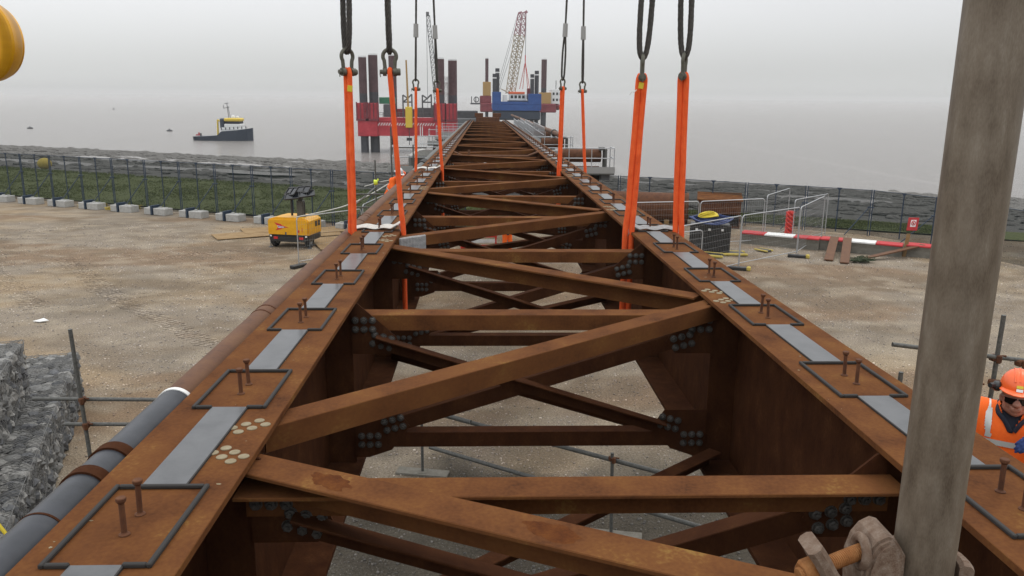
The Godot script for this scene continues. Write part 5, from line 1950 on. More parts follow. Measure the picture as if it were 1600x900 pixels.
func make_vessels() -> void:
	# red jack-up barge; local y 0 is the water
	var t := thing("jack_up_barge", "red jack-up barge standing on dark legs, left of the span", "barge", Vector3(-18.8, SEA, -205), 0.0, "jack-up barges")
	var mb := MB.new()
	mb.prism(PackedVector2Array([Vector2(-11.6, 7.6), Vector2(-11.6, 4.1), Vector2(11.4, 4.1), Vector2(11.9, 5.0), Vector2(11.9, 7.6)]), 14.0, Transform3D(Basis(), Vector3(0, 0, -5)))
	var hull := part("hull", mb, M.hull_red, t)
	for e in [[-10.9, 3.0], [-8.6, 2.2], [8.0, 2.4], [10.8, 2.4]]:
		bulk(t, "jack_house", Vector3(e[0] - 1.25, 4.0, 2.6), Vector3(e[0] + 1.25, 7.8, 1.6), M.hull_red)
		bulk(t, "jack_house", Vector3(e[0] - 1.3, 7.8, 2.5), Vector3(e[0] + 1.3, 12.0, -.4), M.hull_red)
		mb = MB.new()
		for k in 4:
			mb.box(Vector3(e[0] - 1.35 + k * .9, 10.0, 2.62), Vector3(.3, 4.4, .2))
		mb.box(Vector3(e[0], 8.0, 2.7), Vector3(3.1, .5, .3))
		part("jack_frame", mb, M.hull_red_dark, t)
	pile_leg(t, -10.75, 1.0, 23.0, .98)
	pile_leg(t, -8.4, -.5, 23.6, 1.15)
	pile_leg(t, -4.8, -11.0, 24.0, 1.0)
	pile_leg(t, 8.1, .8, 22.8, 1.0)
	pile_leg(t, 11.0, -2.5, 22.6, 1.1)
	bulk(t, "deck_beam", Vector3(-7.0, 7.6, 2.1), Vector3(6.8, 8.6, 1.2), M.hull_red)
	for k in 22:
		mb = MB.new()
		mb.box(Vector3(-7.0 + k * .64, 6.95, 2.03), Vector3(.2, .8, .03), Basis(Vector3.FORWARD, .6))
		part("white_stroke", mb, M.ship_white, hull)
	bulk(t, "deck_cabin", Vector3(-6.2, 8.6, -1), Vector3(-3.6, 11.7, -4), M.ship_grey)
	bulk(t, "green_container", Vector3(-7.2, 11.8, -1), Vector3(-3.4, 13.4, -4), M.green_box)
	bulk(t, "deck_machinery", Vector3(-3.0, 8.6, -2), Vector3(1.2, 10.6, -5), M.hull_red_dark)
	bulk(t, "deck_machinery", Vector3(2.0, 8.6, -2), Vector3(5.6, 10.9, -6), M.ship_grey)
	bulk(t, "deck_machinery", Vector3(5.8, 8.0, -3), Vector3(9.6, 11.6, -7), M.ship_grey)
	for x in [-1.2, 3.6]:
		mb = MB.new()
		for e in [[Vector3(0, 8.6, 0), Vector3(0, 14.0, 0)], [Vector3(2.2, 8.6, 0), Vector3(2.2, 14.2, 0)], [Vector3(0, 12.3, 0), Vector3(1.2, 13.2, 0)], [Vector3(1.2, 13.2, 0), Vector3(2.2, 14.2, 0)], [Vector3(0, 14.0, 0), Vector3(1.2, 13.2, 0)], [Vector3(0, 12.3, 0), Vector3(2.2, 12.3, 0)]]:
			mb.tube(Vector3(x, 0, 0) + e[0], Vector3(x, 0, 0) + e[1], .2, -1, 6)
		part("gantry_frame", mb, M.ship_grey, t)
	mb = MB.new()
	mb.tube(Vector3(.3, 10, 2.4), Vector3(.0, 22.2, 2.4), .26, .2, 8)
	part("yellow_mast", mb, M.ochre, t)
	bulk(t, "drill_head", Vector3(-.3, 6.2, 4.0), Vector3(1.3, 11.2, 2.4), M.ship_yellow)
	mb = MB.new()
	mb.tube(Vector3(.5, 6.4, 3.2), Vector3(.5, 2.0, 3.2), .1, -1, 6)
	mb.box(Vector3(.5, 3.4, 3.2), Vector3(1.3, .7, .5))
	part("hanging_tool", mb, M.leg_steel, t)
	for x in [3.2, 3.7]:
		mb = MB.new()
		mb.tube(Vector3(x, 6.5, 3.0), Vector3(x, -1.0, 3.0), .12, -1, 6)
		part("hanging_hose", mb, M.ship_white, t)
	lattice(t, "white_mast", Vector3(9.3, 8, -3), Vector3(9.3, 18.5, -3), 1.0, .8, 8, M.ship_white, .1)
	for y in [11.0, 14.5, 17.0]:
		bulk(t, "mast_platform", Vector3(8.2, y, -2.2), Vector3(10.6, y + .25, -3.8), M.ship_white, .02)
	mb = MB.new()
	for k in 14:
		mb.tube(Vector3(-7 + k * 1.0, 8.6, 1.6), Vector3(-7 + k * 1.0, 9.7, 1.6), .06, -1, 4, false)
	mb.tube(Vector3(-7, 9.7, 1.6), Vector3(6, 9.7, 1.6), .06, -1, 4)
	mb.tube(Vector3(-7, 9.2, 1.6), Vector3(6, 9.2, 1.6), .05, -1, 4)
	part("deck_rail", mb, M.ship_grey, t)
	# blue jack-up with the crawler crane
	t = thing("jack_up_barge", "blue jack-up barge with dark legs beyond the end of the span", "barge", Vector3(10.2, SEA, -260), 0.0, "jack-up barges")
	mb = MB.new()
	mb.prism(PackedVector2Array([Vector2(-7.4, 9.6), Vector2(-7.6, 10.2), Vector2(-7.6, 11.4), Vector2(7.6, 11.4), Vector2(7.6, 10.2), Vector2(7.4, 9.6)]), 22.0, Transform3D(Basis(), Vector3(0, 0, -6)))
	part("hull", mb, M.hull_blue, t)
	bulk(t, "hull_bottom", Vector3(-6.9, 6.7, 4.8), Vector3(7.4, 9.6, -16.5), M.hull_navy, .4)
	bulk(t, "corner_house", Vector3(-7.6, 11.4, 4.9), Vector3(-4.9, 15.2, -2), M.hull_blue)
	bulk(t, "corner_house", Vector3(3.6, 11.4, 4.9), Vector3(7.6, 14.7, -2), M.hull_blue)
	bulk(t, "bulwark", Vector3(-4.9, 11.4, 4.7), Vector3(3.6, 12.3, 4.4), M.hull_blue)
	pile_leg(t, -6.9, 3.2, 20.6, .62, -5, true)
	pile_leg(t, -6.0, 1.4, 22.3, .66, -5, true)
	pile_leg(t, 4.8, 3.0, 20.6, .62, -5, true)
	pile_leg(t, 6.3, 1.2, 21.7, .66, -5, true)
	bulk(t, "deck_house", Vector3(-4.3, 11.4, 3.6), Vector3(-2.9, 14.4, 1), M.ship_white)
	mb = MB.new()
	for k in 8:
		mb.path([Vector3(-5.0 + k * .2, 16.2 - k * .1, 0), Vector3(-3.4 + k * .2, 15.6 - k * .15, 0), Vector3(-1.6 + k * .12, 14.0 - k * .1, 0), Vector3(-.6, 12.6, 0)], .12, 5)
	part("hose_loops", mb, M.boom_pale, t)
	var c := thing("crawler_crane", "pale lattice-boom crane with pink boom head on the blue barge", "crane", Vector3(10.2, SEA + 11.4, -262))
	bulk(c, "tracks", Vector3(-3, 0, 2), Vector3(3.6, 1.2, -4), M.ship_grey)
	bulk(c, "cab_house", Vector3(-2.2, 1.2, 3), Vector3(3.2, 3.2, -4), M.ship_white)
	for k in 4:
		bulk(c, "cab_window", Vector3(-1.8 + k * 1.2, 1.9, 3.06), Vector3(-1.0 + k * 1.2, 2.8, 2.98), M.glass_dark, .0)
	bulk(c, "cab_roof", Vector3(-2.4, 3.2, 3.2), Vector3(2.6, 3.9, -4), M.orange_cab)
	bulk(c, "counterweight", Vector3(3.5, 1.6, 1.0), Vector3(4.7, 5.0, -2), M.hull_red_dark)
	lattice(c, "lower_boom", Vector3(-2.4, 3.2, 0), Vector3(.2, 21.0, 0), 1.7, 1.9, 11, M.boom_pale, .12)
	lattice(c, "second_boom", Vector3(-1.2, 3.2, -2), Vector3(1.7, 21.0, -2), 1.7, 1.9, 11, M.boom_pale, .11)
	lattice(c, "upper_boom", Vector3(.2, 21.0, 0), Vector3(.9, 27.4, 0), 1.9, 1.0, 4, M.boom_pink, .12)
	lattice(c, "upper_boom", Vector3(1.7, 21.0, -2), Vector3(2.4, 28.0, -2), 1.9, 1.0, 4, M.boom_pink, .12)
	mb = MB.new()
	mb.box(Vector3(2.9, 28.1, -2), Vector3(1.0, .8, .8), Basis(Vector3.BACK, .6))
	mb.box(Vector3(1.0, 27.7, 0), Vector3(1.2, .6, .8), Basis(Vector3.BACK, .4))
	part("boom_head", mb, M.boom_pink, c)
	mb = MB.new()
	mb.tube(Vector3(.3, 27.4, 0), Vector3(-6.2, 4.6, 0), .05, -1, 4)
	mb.tube(Vector3(.3, 26.0, 0), Vector3(-5.6, 4.6, 0), .05, -1, 4)
	mb.tube(Vector3(-.2, 20.0, 0), Vector3(-5.2, 4.6, 0), .05, -1, 4)
	part("pendant_ropes", mb, M.ship_grey, c)
	mb = MB.new()
	mb.tube(Vector3(3.0, 27.6, -2), Vector3(2.9, 13.2, -2), .08, -1, 4)
	part("hoist_rope", mb, M.ship_grey, c)
	mb = MB.new()
	for x in [1.2, 2.2, 3.8, 4.4]:
		mb.tube(Vector3(2.9, 13.2, -2), Vector3(x, 4.8, -2), .09, -1, 4)
	mb.tube(Vector3(2.9, 13.2, -2), Vector3(2.9, 15.2, -2), .16, -1, 6)
	part("red_slings", mb, M.logo_red, c)
	# dark red barge behind it
	t = thing("jack_up_barge", "dark red jack-up barge with a white deckhouse behind the blue barge", "barge", Vector3(13.0, SEA, -312), 0.0, "jack-up barges")
	bulk(t, "hull", Vector3(-14.4, 8.1, 6), Vector3(14.0, 11.3, -18), M.hull_red_dark, .3)
	bulk(t, "bow_rake", Vector3(14.0, 9.0, 5), Vector3(15.8, 11.2, -17), M.hull_red_dark, .8)
	bulk(t, "left_block", Vector3(-14.4, 11.3, 5), Vector3(-10.2, 14.0, -4), M.hull_red_dark)
	pile_leg(t, -11.9, 4.0, 27.5, .6)
	pile_leg(t, 9.3, 4.0, 27.4, 1.0)
	bulk(t, "leg_guide", Vector3(-13.4, 14.0, 5), Vector3(-10.4, 19.0, 3), M.ochre)
	bulk(t, "leg_guide", Vector3(7.6, 11.3, 5), Vector3(12.0, 15.4, 3), M.ochre)
	bulk(t, "deckhouse", Vector3(12.2, 11.3, 4), Vector3(16.6, 16.6, -8), M.ship_white)
	for k in 6:
		bulk(t, "deckhouse_window", Vector3(12.7 + (k % 3) * 1.3, 12.3 + floorf(k / 3.0) * 2.2, 4.06), Vector3(13.4 + (k % 3) * 1.3, 13.2 + floorf(k / 3.0) * 2.2, 3.9), M.glass_dark, 0.0)
	mb = MB.new()
	mb.tube(Vector3(14.2, 16.6, 0), Vector3(14.2, 19.8, 0), .15, -1, 5)
	mb.tube(Vector3(15.6, 16.6, 0), Vector3(16.0, 18.6, 0), .15, -1, 5)
	part("aerials", mb, M.ship_grey, t)
	bulk(t, "cantilever_deck", Vector3(-18.0, 10.8, 4), Vector3(-13.6, 11.4, 0), M.ship_grey)
	mb = MB.new()
	for k in 3:
		mb.box(Vector3(-17.6 + k * 1.6, 12.5, 2), Vector3(.3, 2.4, .3))
	var ring := []
	for a in 16:
		ring.append(Vector3(-15.8 + cos(TAU * a / 16) * .9, 12.6 + sin(TAU * a / 16) * .9, 2))
	mb.path(ring, .16, 5, true)
	part("winch", mb, M.leg_steel, t)
	t = thing("work_barge", "long dark grey barge far behind the end of the span", "barge", Vector3(-8.0, SEA, -320))
	bulk(t, "hull", Vector3(-12, .2, 4), Vector3(7, 5.6, -12), M.ship_grey, .5)
	bulk(t, "deck_load", Vector3(-11, 5.6, 2), Vector3(5.6, 8.2, -8), M.leg_steel, .2)
	# crane barge behind the red one
	t = thing("crane_barge", "distant pale lattice crane behind the red jack-up barge", "crane", Vector3(-20, SEA, -400))
	bulk(t, "hull", Vector3(-9, -.5, 5), Vector3(9, 3, -8), M.ship_grey, .5)
	bulk(t, "crane_house", Vector3(-4.5, 3, 2), Vector3(0, 8, -4), M.ship_grey, .3)
	lattice(t, "boom", Vector3(-2.4, 8, 0), Vector3(-6.4, 50.5, 0), 2.2, 1.6, 18, M.ship_grey, .12)
	mb = MB.new()
	mb.box(Vector3(-6.6, 51.2, 0), Vector3(1.4, 2.0, 1.2), Basis(), .1)
	part("boom_head", mb, M.ship_grey, t)
	mb = MB.new()
	mb.tube(Vector3(-7.1, 50.6, 0), Vector3(-7.1, 7.0, 0), .1, -1, 4)
	part("hoist_rope", mb, M.ship_grey, t)
	# tug
	t = thing("tug_boat", "dark blue tug with white house and yellow wheelhouse, alone on the sea", "tug", Vector3(-79.2, SEA, -252), -.05)
	mb = MB.new()
	var secs := []
	for e in [[-9.2, 1.0, 1.1, .4], [-8.4, 2.4, 1.2, 1.8], [-5.5, 2.9, 1.25, 2.6], [-1.0, 3.0, 1.6, 2.8], [.4, 3.0, 2.8, 2.8], [5.0, 2.9, 3.2, 2.6], [7.8, 2.0, 3.6, 1.5], [9.0, .35, 3.8, .15]]:
		var x: float = e[0]
		secs.append([Vector3(x, e[2], -e[1]), Vector3(x, -.6, -e[3]), Vector3(x, -.6, e[3]), Vector3(x, e[2], e[1])])
	for i in secs.size() - 1:
		for k in 4:
			var l := (k + 1) % 4
			mb.quad(secs[i][k], secs[i][l], secs[i + 1][l], secs[i + 1][k], (secs[i][k] + secs[i][l]) * .5 - Vector3(secs[i][0].x, .5, 0))
	for e in [0, secs.size() - 1]:
		mb.quad(secs[e][0], secs[e][1], secs[e][2], secs[e][3], Vector3(-1 if e == 0 else 1, 0, 0))
	part("hull", mb, M.hull_navy, t)
	bulk(t, "deck_house", Vector3(-.2, 2.2, 2.2), Vector3(6.2, 3.9, -2.2), M.ship_white, .2)
	bulk(t, "upper_house", Vector3(1.0, 3.9, 1.9), Vector3(6.0, 5.0, -1.9), M.ship_white, .2)
	bulk(t, "wheelhouse_glass", Vector3(1.3, 5.0, 1.8), Vector3(5.6, 5.75, -1.8), M.glass_dark, .1)
	bulk(t, "wheelhouse_roof", Vector3(1.0, 5.75, 2.0), Vector3(5.9, 6.7, -2.0), M.ship_yellow, .25)
	mb = MB.new()
	mb.lathe([Vector2(.55, 6.7), Vector2(.6, 7.1), Vector2(.4, 7.5), Vector2(0, 7.6)], Transform3D(Basis(), Vector3(3.4, 0, .4)), 10)
	mb.lathe([Vector2(.4, 6.7), Vector2(.45, 7.0), Vector2(.3, 7.3), Vector2(0, 7.4)], Transform3D(Basis(), Vector3(4.5, 0, -.4)), 10)
	part("radar_dome", mb, M.ship_white, t)
	mb = MB.new()
	mb.tube(Vector3(1.9, 6.6, 0), Vector3(1.6, 11.0, 0), .1, -1, 5)
	mb.tube(Vector3(2.4, 6.6, 0), Vector3(1.9, 10.2, 0), .08, -1, 5)
	mb.tube(Vector3(.6, 9.6, 0), Vector3(2.3, 9.9, 0), .08, -1, 5)
	mb.tube(Vector3(.9, 11.0, 0), Vector3(2.1, 11.1, 0), .1, -1, 5)
	mb.tube(Vector3(.6, 9.4, 0), Vector3(.5, 10.6, 0), .09, -1, 5)
	part("mast", mb, M.ship_grey, t)
	mb = MB.new()
	mb.tube(Vector3(-1.6, 1.6, .4), Vector3(-1.4, 6.2, .4), .3, .25, 8)
	mb.tube(Vector3(-1.4, 6.2, .4), Vector3(-.5, 5.6, .4), .22, -1, 8)
	part("deck_crane", mb, M.ship_yellow, t)
	bulk(t, "funnel", Vector3(-.6, 3.4, 1.2), Vector3(.9, 6.6, -1.2), M.hull_navy, .3)
	mb = MB.new()
	for k in 7:
		mb.tube(Vector3(.4 + k * 1.2, 3.2 + k * .08, 2.6 - .1 * k), Vector3(.4 + k * 1.2, 3.9 + k * .08, 2.6 - .1 * k), .16, -1, 6)
	mb.box(Vector3(-6.6, 1.7, 1.0), Vector3(.4, .9, .4))
	part("bollards", mb, M.ship_grey, t)
	mb = MB.new()
	mb.box(Vector3(-7.4, 1.6, .6), Vector3(1.6, .35, .7))
	mb.box(Vector3(-7.3, 2.0, .6), Vector3(.35, .7, .35))
	part("stern_gear", mb, M.hull_red, t)
	for k in 3:
		var b := thing("buoy", ["small dark buoy far out, leftmost on the sea", "small dark buoy nearer the tug", "tiny marker far out towards the horizon"][k], "buoy", [Vector3(-175.1, SEA, -322.4), Vector3(-117.4, SEA, -310.1), Vector3(-308.1, SEA, -697.1)][k], 0.0, "buoys")
		mb = MB.new()
		mb.lathe([Vector2(0, -.3), Vector2(1.0, -.2), Vector2(1.1, .25), Vector2(.7, .5), Vector2(.2, .6), Vector2(.15, 1.6 if k == 2 else .9), Vector2(0, 1.7 if k == 2 else 1.0)], Transform3D(), 12)
		part("float_body", mb, M.leg_steel, b)


# ---- people ----
# surface nets over tapered capsules [a, b, ra, rb] joined with a smooth minimum; keep(point) limits what is meshed
func nets(caps: Array, cell: float, blend: float, grow := 0.0, keep = null) -> MB:
	var lo := Vector3.ONE * 1e9
	var hi := Vector3.ONE * -1e9
	for c in caps:
		var r := maxf(c[2], c[3]) + grow + cell * 3.0
		lo = lo.min(c[0].min(c[1]) - Vector3.ONE * r)
		hi = hi.max(c[0].max(c[1]) + Vector3.ONE * r)
	var nx := int((hi.x - lo.x) / cell) + 2
	var ny := int((hi.y - lo.y) / cell) + 2
	var nz := int((hi.z - lo.z) / cell) + 2
	var f := PackedFloat32Array()
	f.resize(nx * ny * nz)
	f.fill(1.0)
	for c in caps:
		var a: Vector3 = c[0]
		var b: Vector3 = c[1]
		var ab := b - a
		var l2 := maxf(ab.length_squared(), 1e-9)
		var m := maxf(c[2], c[3]) + grow + blend + cell * 2.0
		var i0 := Vector3i(((a.min(b) - Vector3.ONE * m) - lo) / cell).max(Vector3i.ZERO)
		var i1 := Vector3i(((a.max(b) + Vector3.ONE * m) - lo) / cell) + Vector3i.ONE
		for z in range(i0.z, mini(i1.z, nz)):
			for y in range(i0.y, mini(i1.y, ny)):
				var at := (z * ny + y) * nx
				for x in range(i0.x, mini(i1.x, nx)):
					var p := lo + Vector3(x, y, z) * cell
					var t := clampf((p - a).dot(ab) / l2, 0.0, 1.0)
					var d: float = (p - a - ab * t).length() - lerpf(c[2], c[3], t) - grow
					var o := f[at + x]
					var h := maxf(blend - absf(o - d), 0.0) / blend
					f[at + x] = minf(o, d) - h * h * blend * 0.25
	var ids := PackedInt32Array()
	ids.resize(nx * ny * nz)
	ids.fill(-1)
	var vs := PackedVector3Array()
	var ns := PackedVector3Array()
	var step := [0, 1, nx, nx + 1, nx * ny, nx * ny + 1, nx * ny + nx, nx * ny + nx + 1]
	var pairs := [[0, 1], [2, 3], [4, 5], [6, 7], [0, 2], [1, 3], [4, 6], [5, 7], [0, 4], [1, 5], [2, 6], [3, 7]]
	var corner := []
	for k in 8:
		corner.append(Vector3(k & 1, (k >> 1) & 1, (k >> 2) & 1))
	for z in nz - 1:
		for y in ny - 1:
			for x in nx - 1:
				var at := (z * ny + y) * nx + x
				var v0 := f[at]
				if v0 > cell * 2.0 or v0 < -cell * 2.0:
					continue
				var val := []
				var neg := 0
				for k in 8:
					var q := f[at + step[k]]
					val.append(q)
					if q < 0.0:
						neg += 1
				if neg == 0 or neg == 8:
					continue
				var sum := Vector3.ZERO
				var n := 0
				for e in pairs:
					var va: float = val[e[0]]
					var vb: float = val[e[1]]
					if (va < 0.0) != (vb < 0.0):
						sum += corner[e[0]].lerp(corner[e[1]], va / (va - vb))
						n += 1
				var p := lo + (Vector3(x, y, z) + sum / n) * cell
				if keep != null and not keep.call(p):
					continue
				ids[at] = vs.size()
				vs.append(p)
				ns.append(Vector3(val[1] + val[3] + val[5] + val[7] - val[0] - val[2] - val[4] - val[6], val[2] + val[3] + val[6] + val[7] - val[0] - val[1] - val[4] - val[5], val[4] + val[5] + val[6] + val[7] - val[0] - val[1] - val[2] - val[3]).normalized())
	var mb := MB.new()
	var sx := 1
	var sy := nx
	var sz := nx * ny
	for z in range(1, nz - 1):
		for y in range(1, ny - 1):
			for x in range(1, nx - 1):
				var at := (z * ny + y) * nx + x
				var v0 := f[at]
				if absf(v0) > cell * 2.0:
					continue
				for e in [[sx, sy, sz], [sy, sz, sx], [sz, sx, sy]]:
					if (v0 < 0.0) != (f[at + e[0]] < 0.0):
						var a := ids[at]
						var b := ids[at - e[1]]
						var c := ids[at - e[1] - e[2]]
						var d := ids[at - e[2]]
						if a >= 0 and b >= 0 and c >= 0 and d >= 0:
							mb.tri3(vs[a], vs[b], vs[c], ns[a], ns[b], ns[c])
							mb.tri3(vs[a], vs[c], vs[d], ns[a], ns[c], ns[d])
	return mb


func join(a: MB, b: MB) -> void:
	a.v.append_array(b.v)
	a.n.append_array(b.n)
	a.c.append_array(b.c)


func hand_caps(wrist: Vector3, fwd: Vector3, palm_out: Vector3, thumb_side: float, curl: float) -> Array:
	# wrist at the start, fingers along fwd, palm facing palm_out
	var side := fwd.cross(palm_out).normalized() * thumb_side
	var caps := [[wrist, wrist + fwd * .045, .026, .028], [wrist + fwd * .03 + side * .016, wrist + fwd * .085 + side * .026, .018, .014], [wrist + fwd * .03 - side * .014, wrist + fwd * .082 - side * .026, .018, .013], [wrist + fwd * .05, wrist + fwd * .088, .02, .014]]
	for k in 4:
		var base := wrist + fwd * (.088 - .005 * absf(k - 1.2)) + side * (.029 - .0195 * k)
		var seg: float = [.036, .042, .038, .029][k]
		var d := fwd
		var p := base
		for j in 3:
			d = (d + palm_out * curl * (.5 + .25 * j)).normalized()
			var e := p + d * seg * (1.0 - .2 * j)
			caps.append([p, e, .0098 - .0008 * j, .0092 - .001 * j])
			p = e
	var tb := wrist + fwd * .03 + side * .026
	var td := (fwd * .8 + side * .75 + palm_out * .25).normalized()
	caps.append([tb, tb + td * .045, .013, .011])
	caps.append([tb + td * .045, tb + td * .045 + (td + fwd * .5 + palm_out * .3).normalized() * .035, .011, .0088])
	return caps


func helmet_parts(t: Node3D, c: Vector3, mat: Material, tilt := 0.0) -> MeshInstance3D:
	# shell with a peak towards +z; c is the centre of the brim
	var mb := MB.new()
	var xf := Transform3D(Basis(Vector3.RIGHT, tilt), c)
	for i in 8:
		for k in 24:
			var q := []
			for e in [[i, k], [i, k + 1], [i + 1, k + 1], [i + 1, k]]:
				var th: float = PI * .5 * e[0] / 8.0
				var ph: float = TAU * e[1] / 24.0
				q.append(Vector3(cos(th) * sin(ph) * .112, sin(th) * .135, cos(th) * cos(ph) * .14))
			var nn := []
			for p in q:
				nn.append((xf.basis * Vector3(p.x / .0125, p.y / .018, p.z / .0196)).normalized())
			mb.tri3(xf * q[0], xf * q[1], xf * q[2], nn[0], nn[1], nn[2])
			if i < 7:
				mb.tri3(xf * q[0], xf * q[2], xf * q[3], nn[0], nn[2], nn[3])
	# brim and peak
	for k in 24:
		var w := func(a: float, out: float, y: float) -> Vector3:
			var o := out * (1.0 + 2.1 * pow(maxf(cos(a), 0.0), 2.0))
			return xf * Vector3(sin(a) * (.112 + o * .7), y - 1.1 * maxf(o - .02, 0.0) * .35, cos(a) * (.14 + o))
		var a0 := TAU * k / 24
		var a1 := TAU * (k + 1) / 24
		mb.quad(w.call(a0, 0.0, .004), w.call(a1, 0.0, .004), w.call(a1, .018, -.002), w.call(a0, .018, -.002), Vector3.UP)
		mb.quad(w.call(a0, 0.0, -.006), w.call(a1, 0.0, -.006), w.call(a1, .018, -.008), w.call(a0, .018, -.008), Vector3.DOWN)
		mb.quad(w.call(a0, .018, -.002), w.call(a1, .018, -.002), w.call(a1, .018, -.008), w.call(a0, .018, -.008), w.call(a0, .05, 0.0) - c)
	# ridges along the crown
	for s in [-.03, 0.0, .03]:
		var pts := []
		for k in 9:
			var th := lerpf(.5, PI - .5, k / 8.0)
			pts.append(xf * Vector3(s, sin(th) * .134 * sqrt(1.0 - pow(s / .112, 2.0)), cos(th) * .139))
		mb.path(pts, .006, 6)
	return part("helmet", mb, mat, t)


func make_people() -> void:
	# the man in orange behind the right girder, half hidden by the flange
	var t := thing("person", "person in orange high-visibility jacket, orange helmet and sunglasses, blue glove raised", "person", Vector3(3.845, 2.635, -5.36), -.52, "people on the site")
	var head := Vector3(.0, 1.615, .13)
	var torso := [
		[Vector3(-.09, .95, 0), Vector3(.09, .95, 0), .14, .14],
		[Vector3(0, 1.0, .0), Vector3(0, 1.22, .03), .15, .155],
		[Vector3(-.09, 1.22, .04), Vector3(.09, 1.22, .04), .14, .14],
		[Vector3(-.1, 1.34, .05), Vector3(.1, 1.34, .05), .13, .13],
		[Vector3(-.2, 1.43, .04), Vector3(.2, 1.43, .04), .078, .078],
		[Vector3(0, 1.40, .05), Vector3(0, 1.52, .085), .085, .062]]
	var elbow_l := Vector3(.38, 1.38, .2)
	var wrist_l := Vector3(.135, 1.44, .335)
	var elbow_r := Vector3(-.31, 1.17, .07)
	var wrist_r := Vector3(-.24, .96, .26)
	var arms := [
		[Vector3(.2, 1.43, .04), elbow_l, .076, .056], [elbow_l, wrist_l, .054, .038],
		[Vector3(-.2, 1.43, .04), elbow_r, .076, .056], [elbow_r, wrist_r, .054, .038]]
	var legs := []
	for s in [-1.0, 1.0]:
		legs.append([Vector3(s * .095, .93, 0), Vector3(s * .11, .5, .02), .095, .068])
		legs.append([Vector3(s * .11, .5, .02), Vector3(s * .115, .1, -.03), .064, .045])
		legs.append([Vector3(s * .115, .055, -.05), Vector3(s * .125, .045, .15), .048, .04])
	var body := nets(torso + arms + legs, .018, .045)
	var skull := [
		[head + Vector3(0, .03, -.025), head + Vector3(0, .035, .02), .088, .085],
		[head + Vector3(0, -.03, .03), head + Vector3(0, -.075, .045), .07, .05],
		[head + Vector3(-.035, -.06, .03), head + Vector3(.035, -.06, .03), .045, .045],
		[head + Vector3(0, -.085, .062), head + Vector3(0, -.09, .07), .026, .022],
		[head + Vector3(0, .02, .10), head + Vector3(0, -.018, .122), .013, .018],
		[head + Vector3(-.016, -.02, .108), head + Vector3(.016, -.02, .108), .011, .011],
		[head + Vector3(-.035, .028, .082), head + Vector3(.035, .028, .082), .02, .02],
		[head + Vector3(-.05, -.01, .07), head + Vector3(-.045, -.03, .07), .024, .02],
		[head + Vector3(.05, -.01, .07), head + Vector3(.045, -.03, .07), .024, .02],
		[head + Vector3(-.022, -.052, .098), head + Vector3(.022, -.052, .098), .008, .008],
		[head + Vector3(-.02, -.063, .096), head + Vector3(.02, -.063, .096), .009, .009],
		[head + Vector3(-.09, .0, .0), head + Vector3(-.092, -.03, .005), .014, .01],
		[head + Vector3(.09, .0, .0), head + Vector3(.092, -.03, .005), .014, .01],
		[head + Vector3(0, -.05, -.01), Vector3(0, 1.46, .08), .062, .06]]
	join(body, nets(skull, .007, .022))
	var bm := part("body", body, M.skin, t)
	var hl := hand_caps(wrist_l, Vector3(-.62, -.62, .48).normalized(), Vector3(-.2, -.35, -.9).normalized(), 1.0, .35)
	var hr := hand_caps(wrist_r, Vector3(.2, -.7, .68).normalized(), Vector3(.8, .2, -.1).normalized(), -1.0, .45)
	part("glove", nets(hl, .0055, .01, .002), M.glove, t).set_meta("label", "blue work glove on the raised hand")
	part("glove", nets(hr, .0075, .01, .002), M.glove, t)
	# cuff of the raised glove
	var cuff := MB.new()
	cuff.tube(wrist_l.lerp(elbow_l, .02), wrist_l.lerp(elbow_l, .24), .041, .05, 16)
	part("glove_cuff", cuff, M.navy, t)
	var neck := Vector3(0, 1.5, .075)
	var outside := func(p: Vector3) -> bool:
		if p.y < .86:
			return false
		if p.distance_to(wrist_l) < .045 or p.distance_to(wrist_r) < .04:
			return false
		# the open collar: a V at the front and a round neck
		if p.y > 1.5 and Vector2(p.x, p.z - .07).length() < .088:
			return false
		return not (p.z > .12 and p.y > 1.37 and absf(p.x + .01) < (p.y - 1.37) * .42)
	part("jacket", nets(torso + arms, .013, .05, .03, outside), M.hi_vis, t)
	part("undershirt", nets(torso, .016, .045, .016, func(p: Vector3) -> bool: return p.y > 1.2 and p.y < 1.535), M.navy, t)
	var collar := MB.new()
	for s in [-1.0, 1.0]:
		collar.path(fine_points([Vector3(s * .012, 1.385, .215), Vector3(s * .05, 1.45, .195), Vector3(s * .098, 1.5, .15), Vector3(s * .10, 1.54, .06), Vector3(s * .05, 1.555, -.01), Vector3(0, 1.56, -.02)], .02), .015, 8, false, Vector2(.5, 1.2))
	part("collar", collar, M.navy, t)
	var chest := func(p: Vector3) -> bool: return p.y > 1.265 and p.y < 1.317 and absf(p.x) < .245 and p.distance_to(elbow_r) > .09
	part("reflective_strip", nets(torso, .01, .05, .037, chest), M.reflective, t)
	part("reflective_strip", nets(torso, .01, .05, .037, func(p: Vector3) -> bool: return p.y > 1.10 and p.y < 1.15 and absf(p.x) < .245), M.reflective, t)
	for s in [-1.0, 1.0]:
		part("shoulder_strip", nets(torso, .01, .05, .037, func(p: Vector3) -> bool: return p.y > 1.317 and absf(p.x * s - .135 - (p.y - 1.2) * .06) < .024), M.reflective, t)
	part("sleeve_strip", nets(arms, .01, .05, .037, func(p: Vector3) -> bool: return absf((p - Vector3(-.2, 1.43, .04)).dot((elbow_r - Vector3(-.2, 1.43, .04)).normalized()) - .17) < .025 and p.x < -.17), M.reflective, t)
	part("trousers", nets(legs.filter(func(c: Array) -> bool: return c[2] > .05) + [torso[0]], .018, .045, .012, func(p: Vector3) -> bool: return p.y > .1 and p.y < .99), M.hi_vis, t)
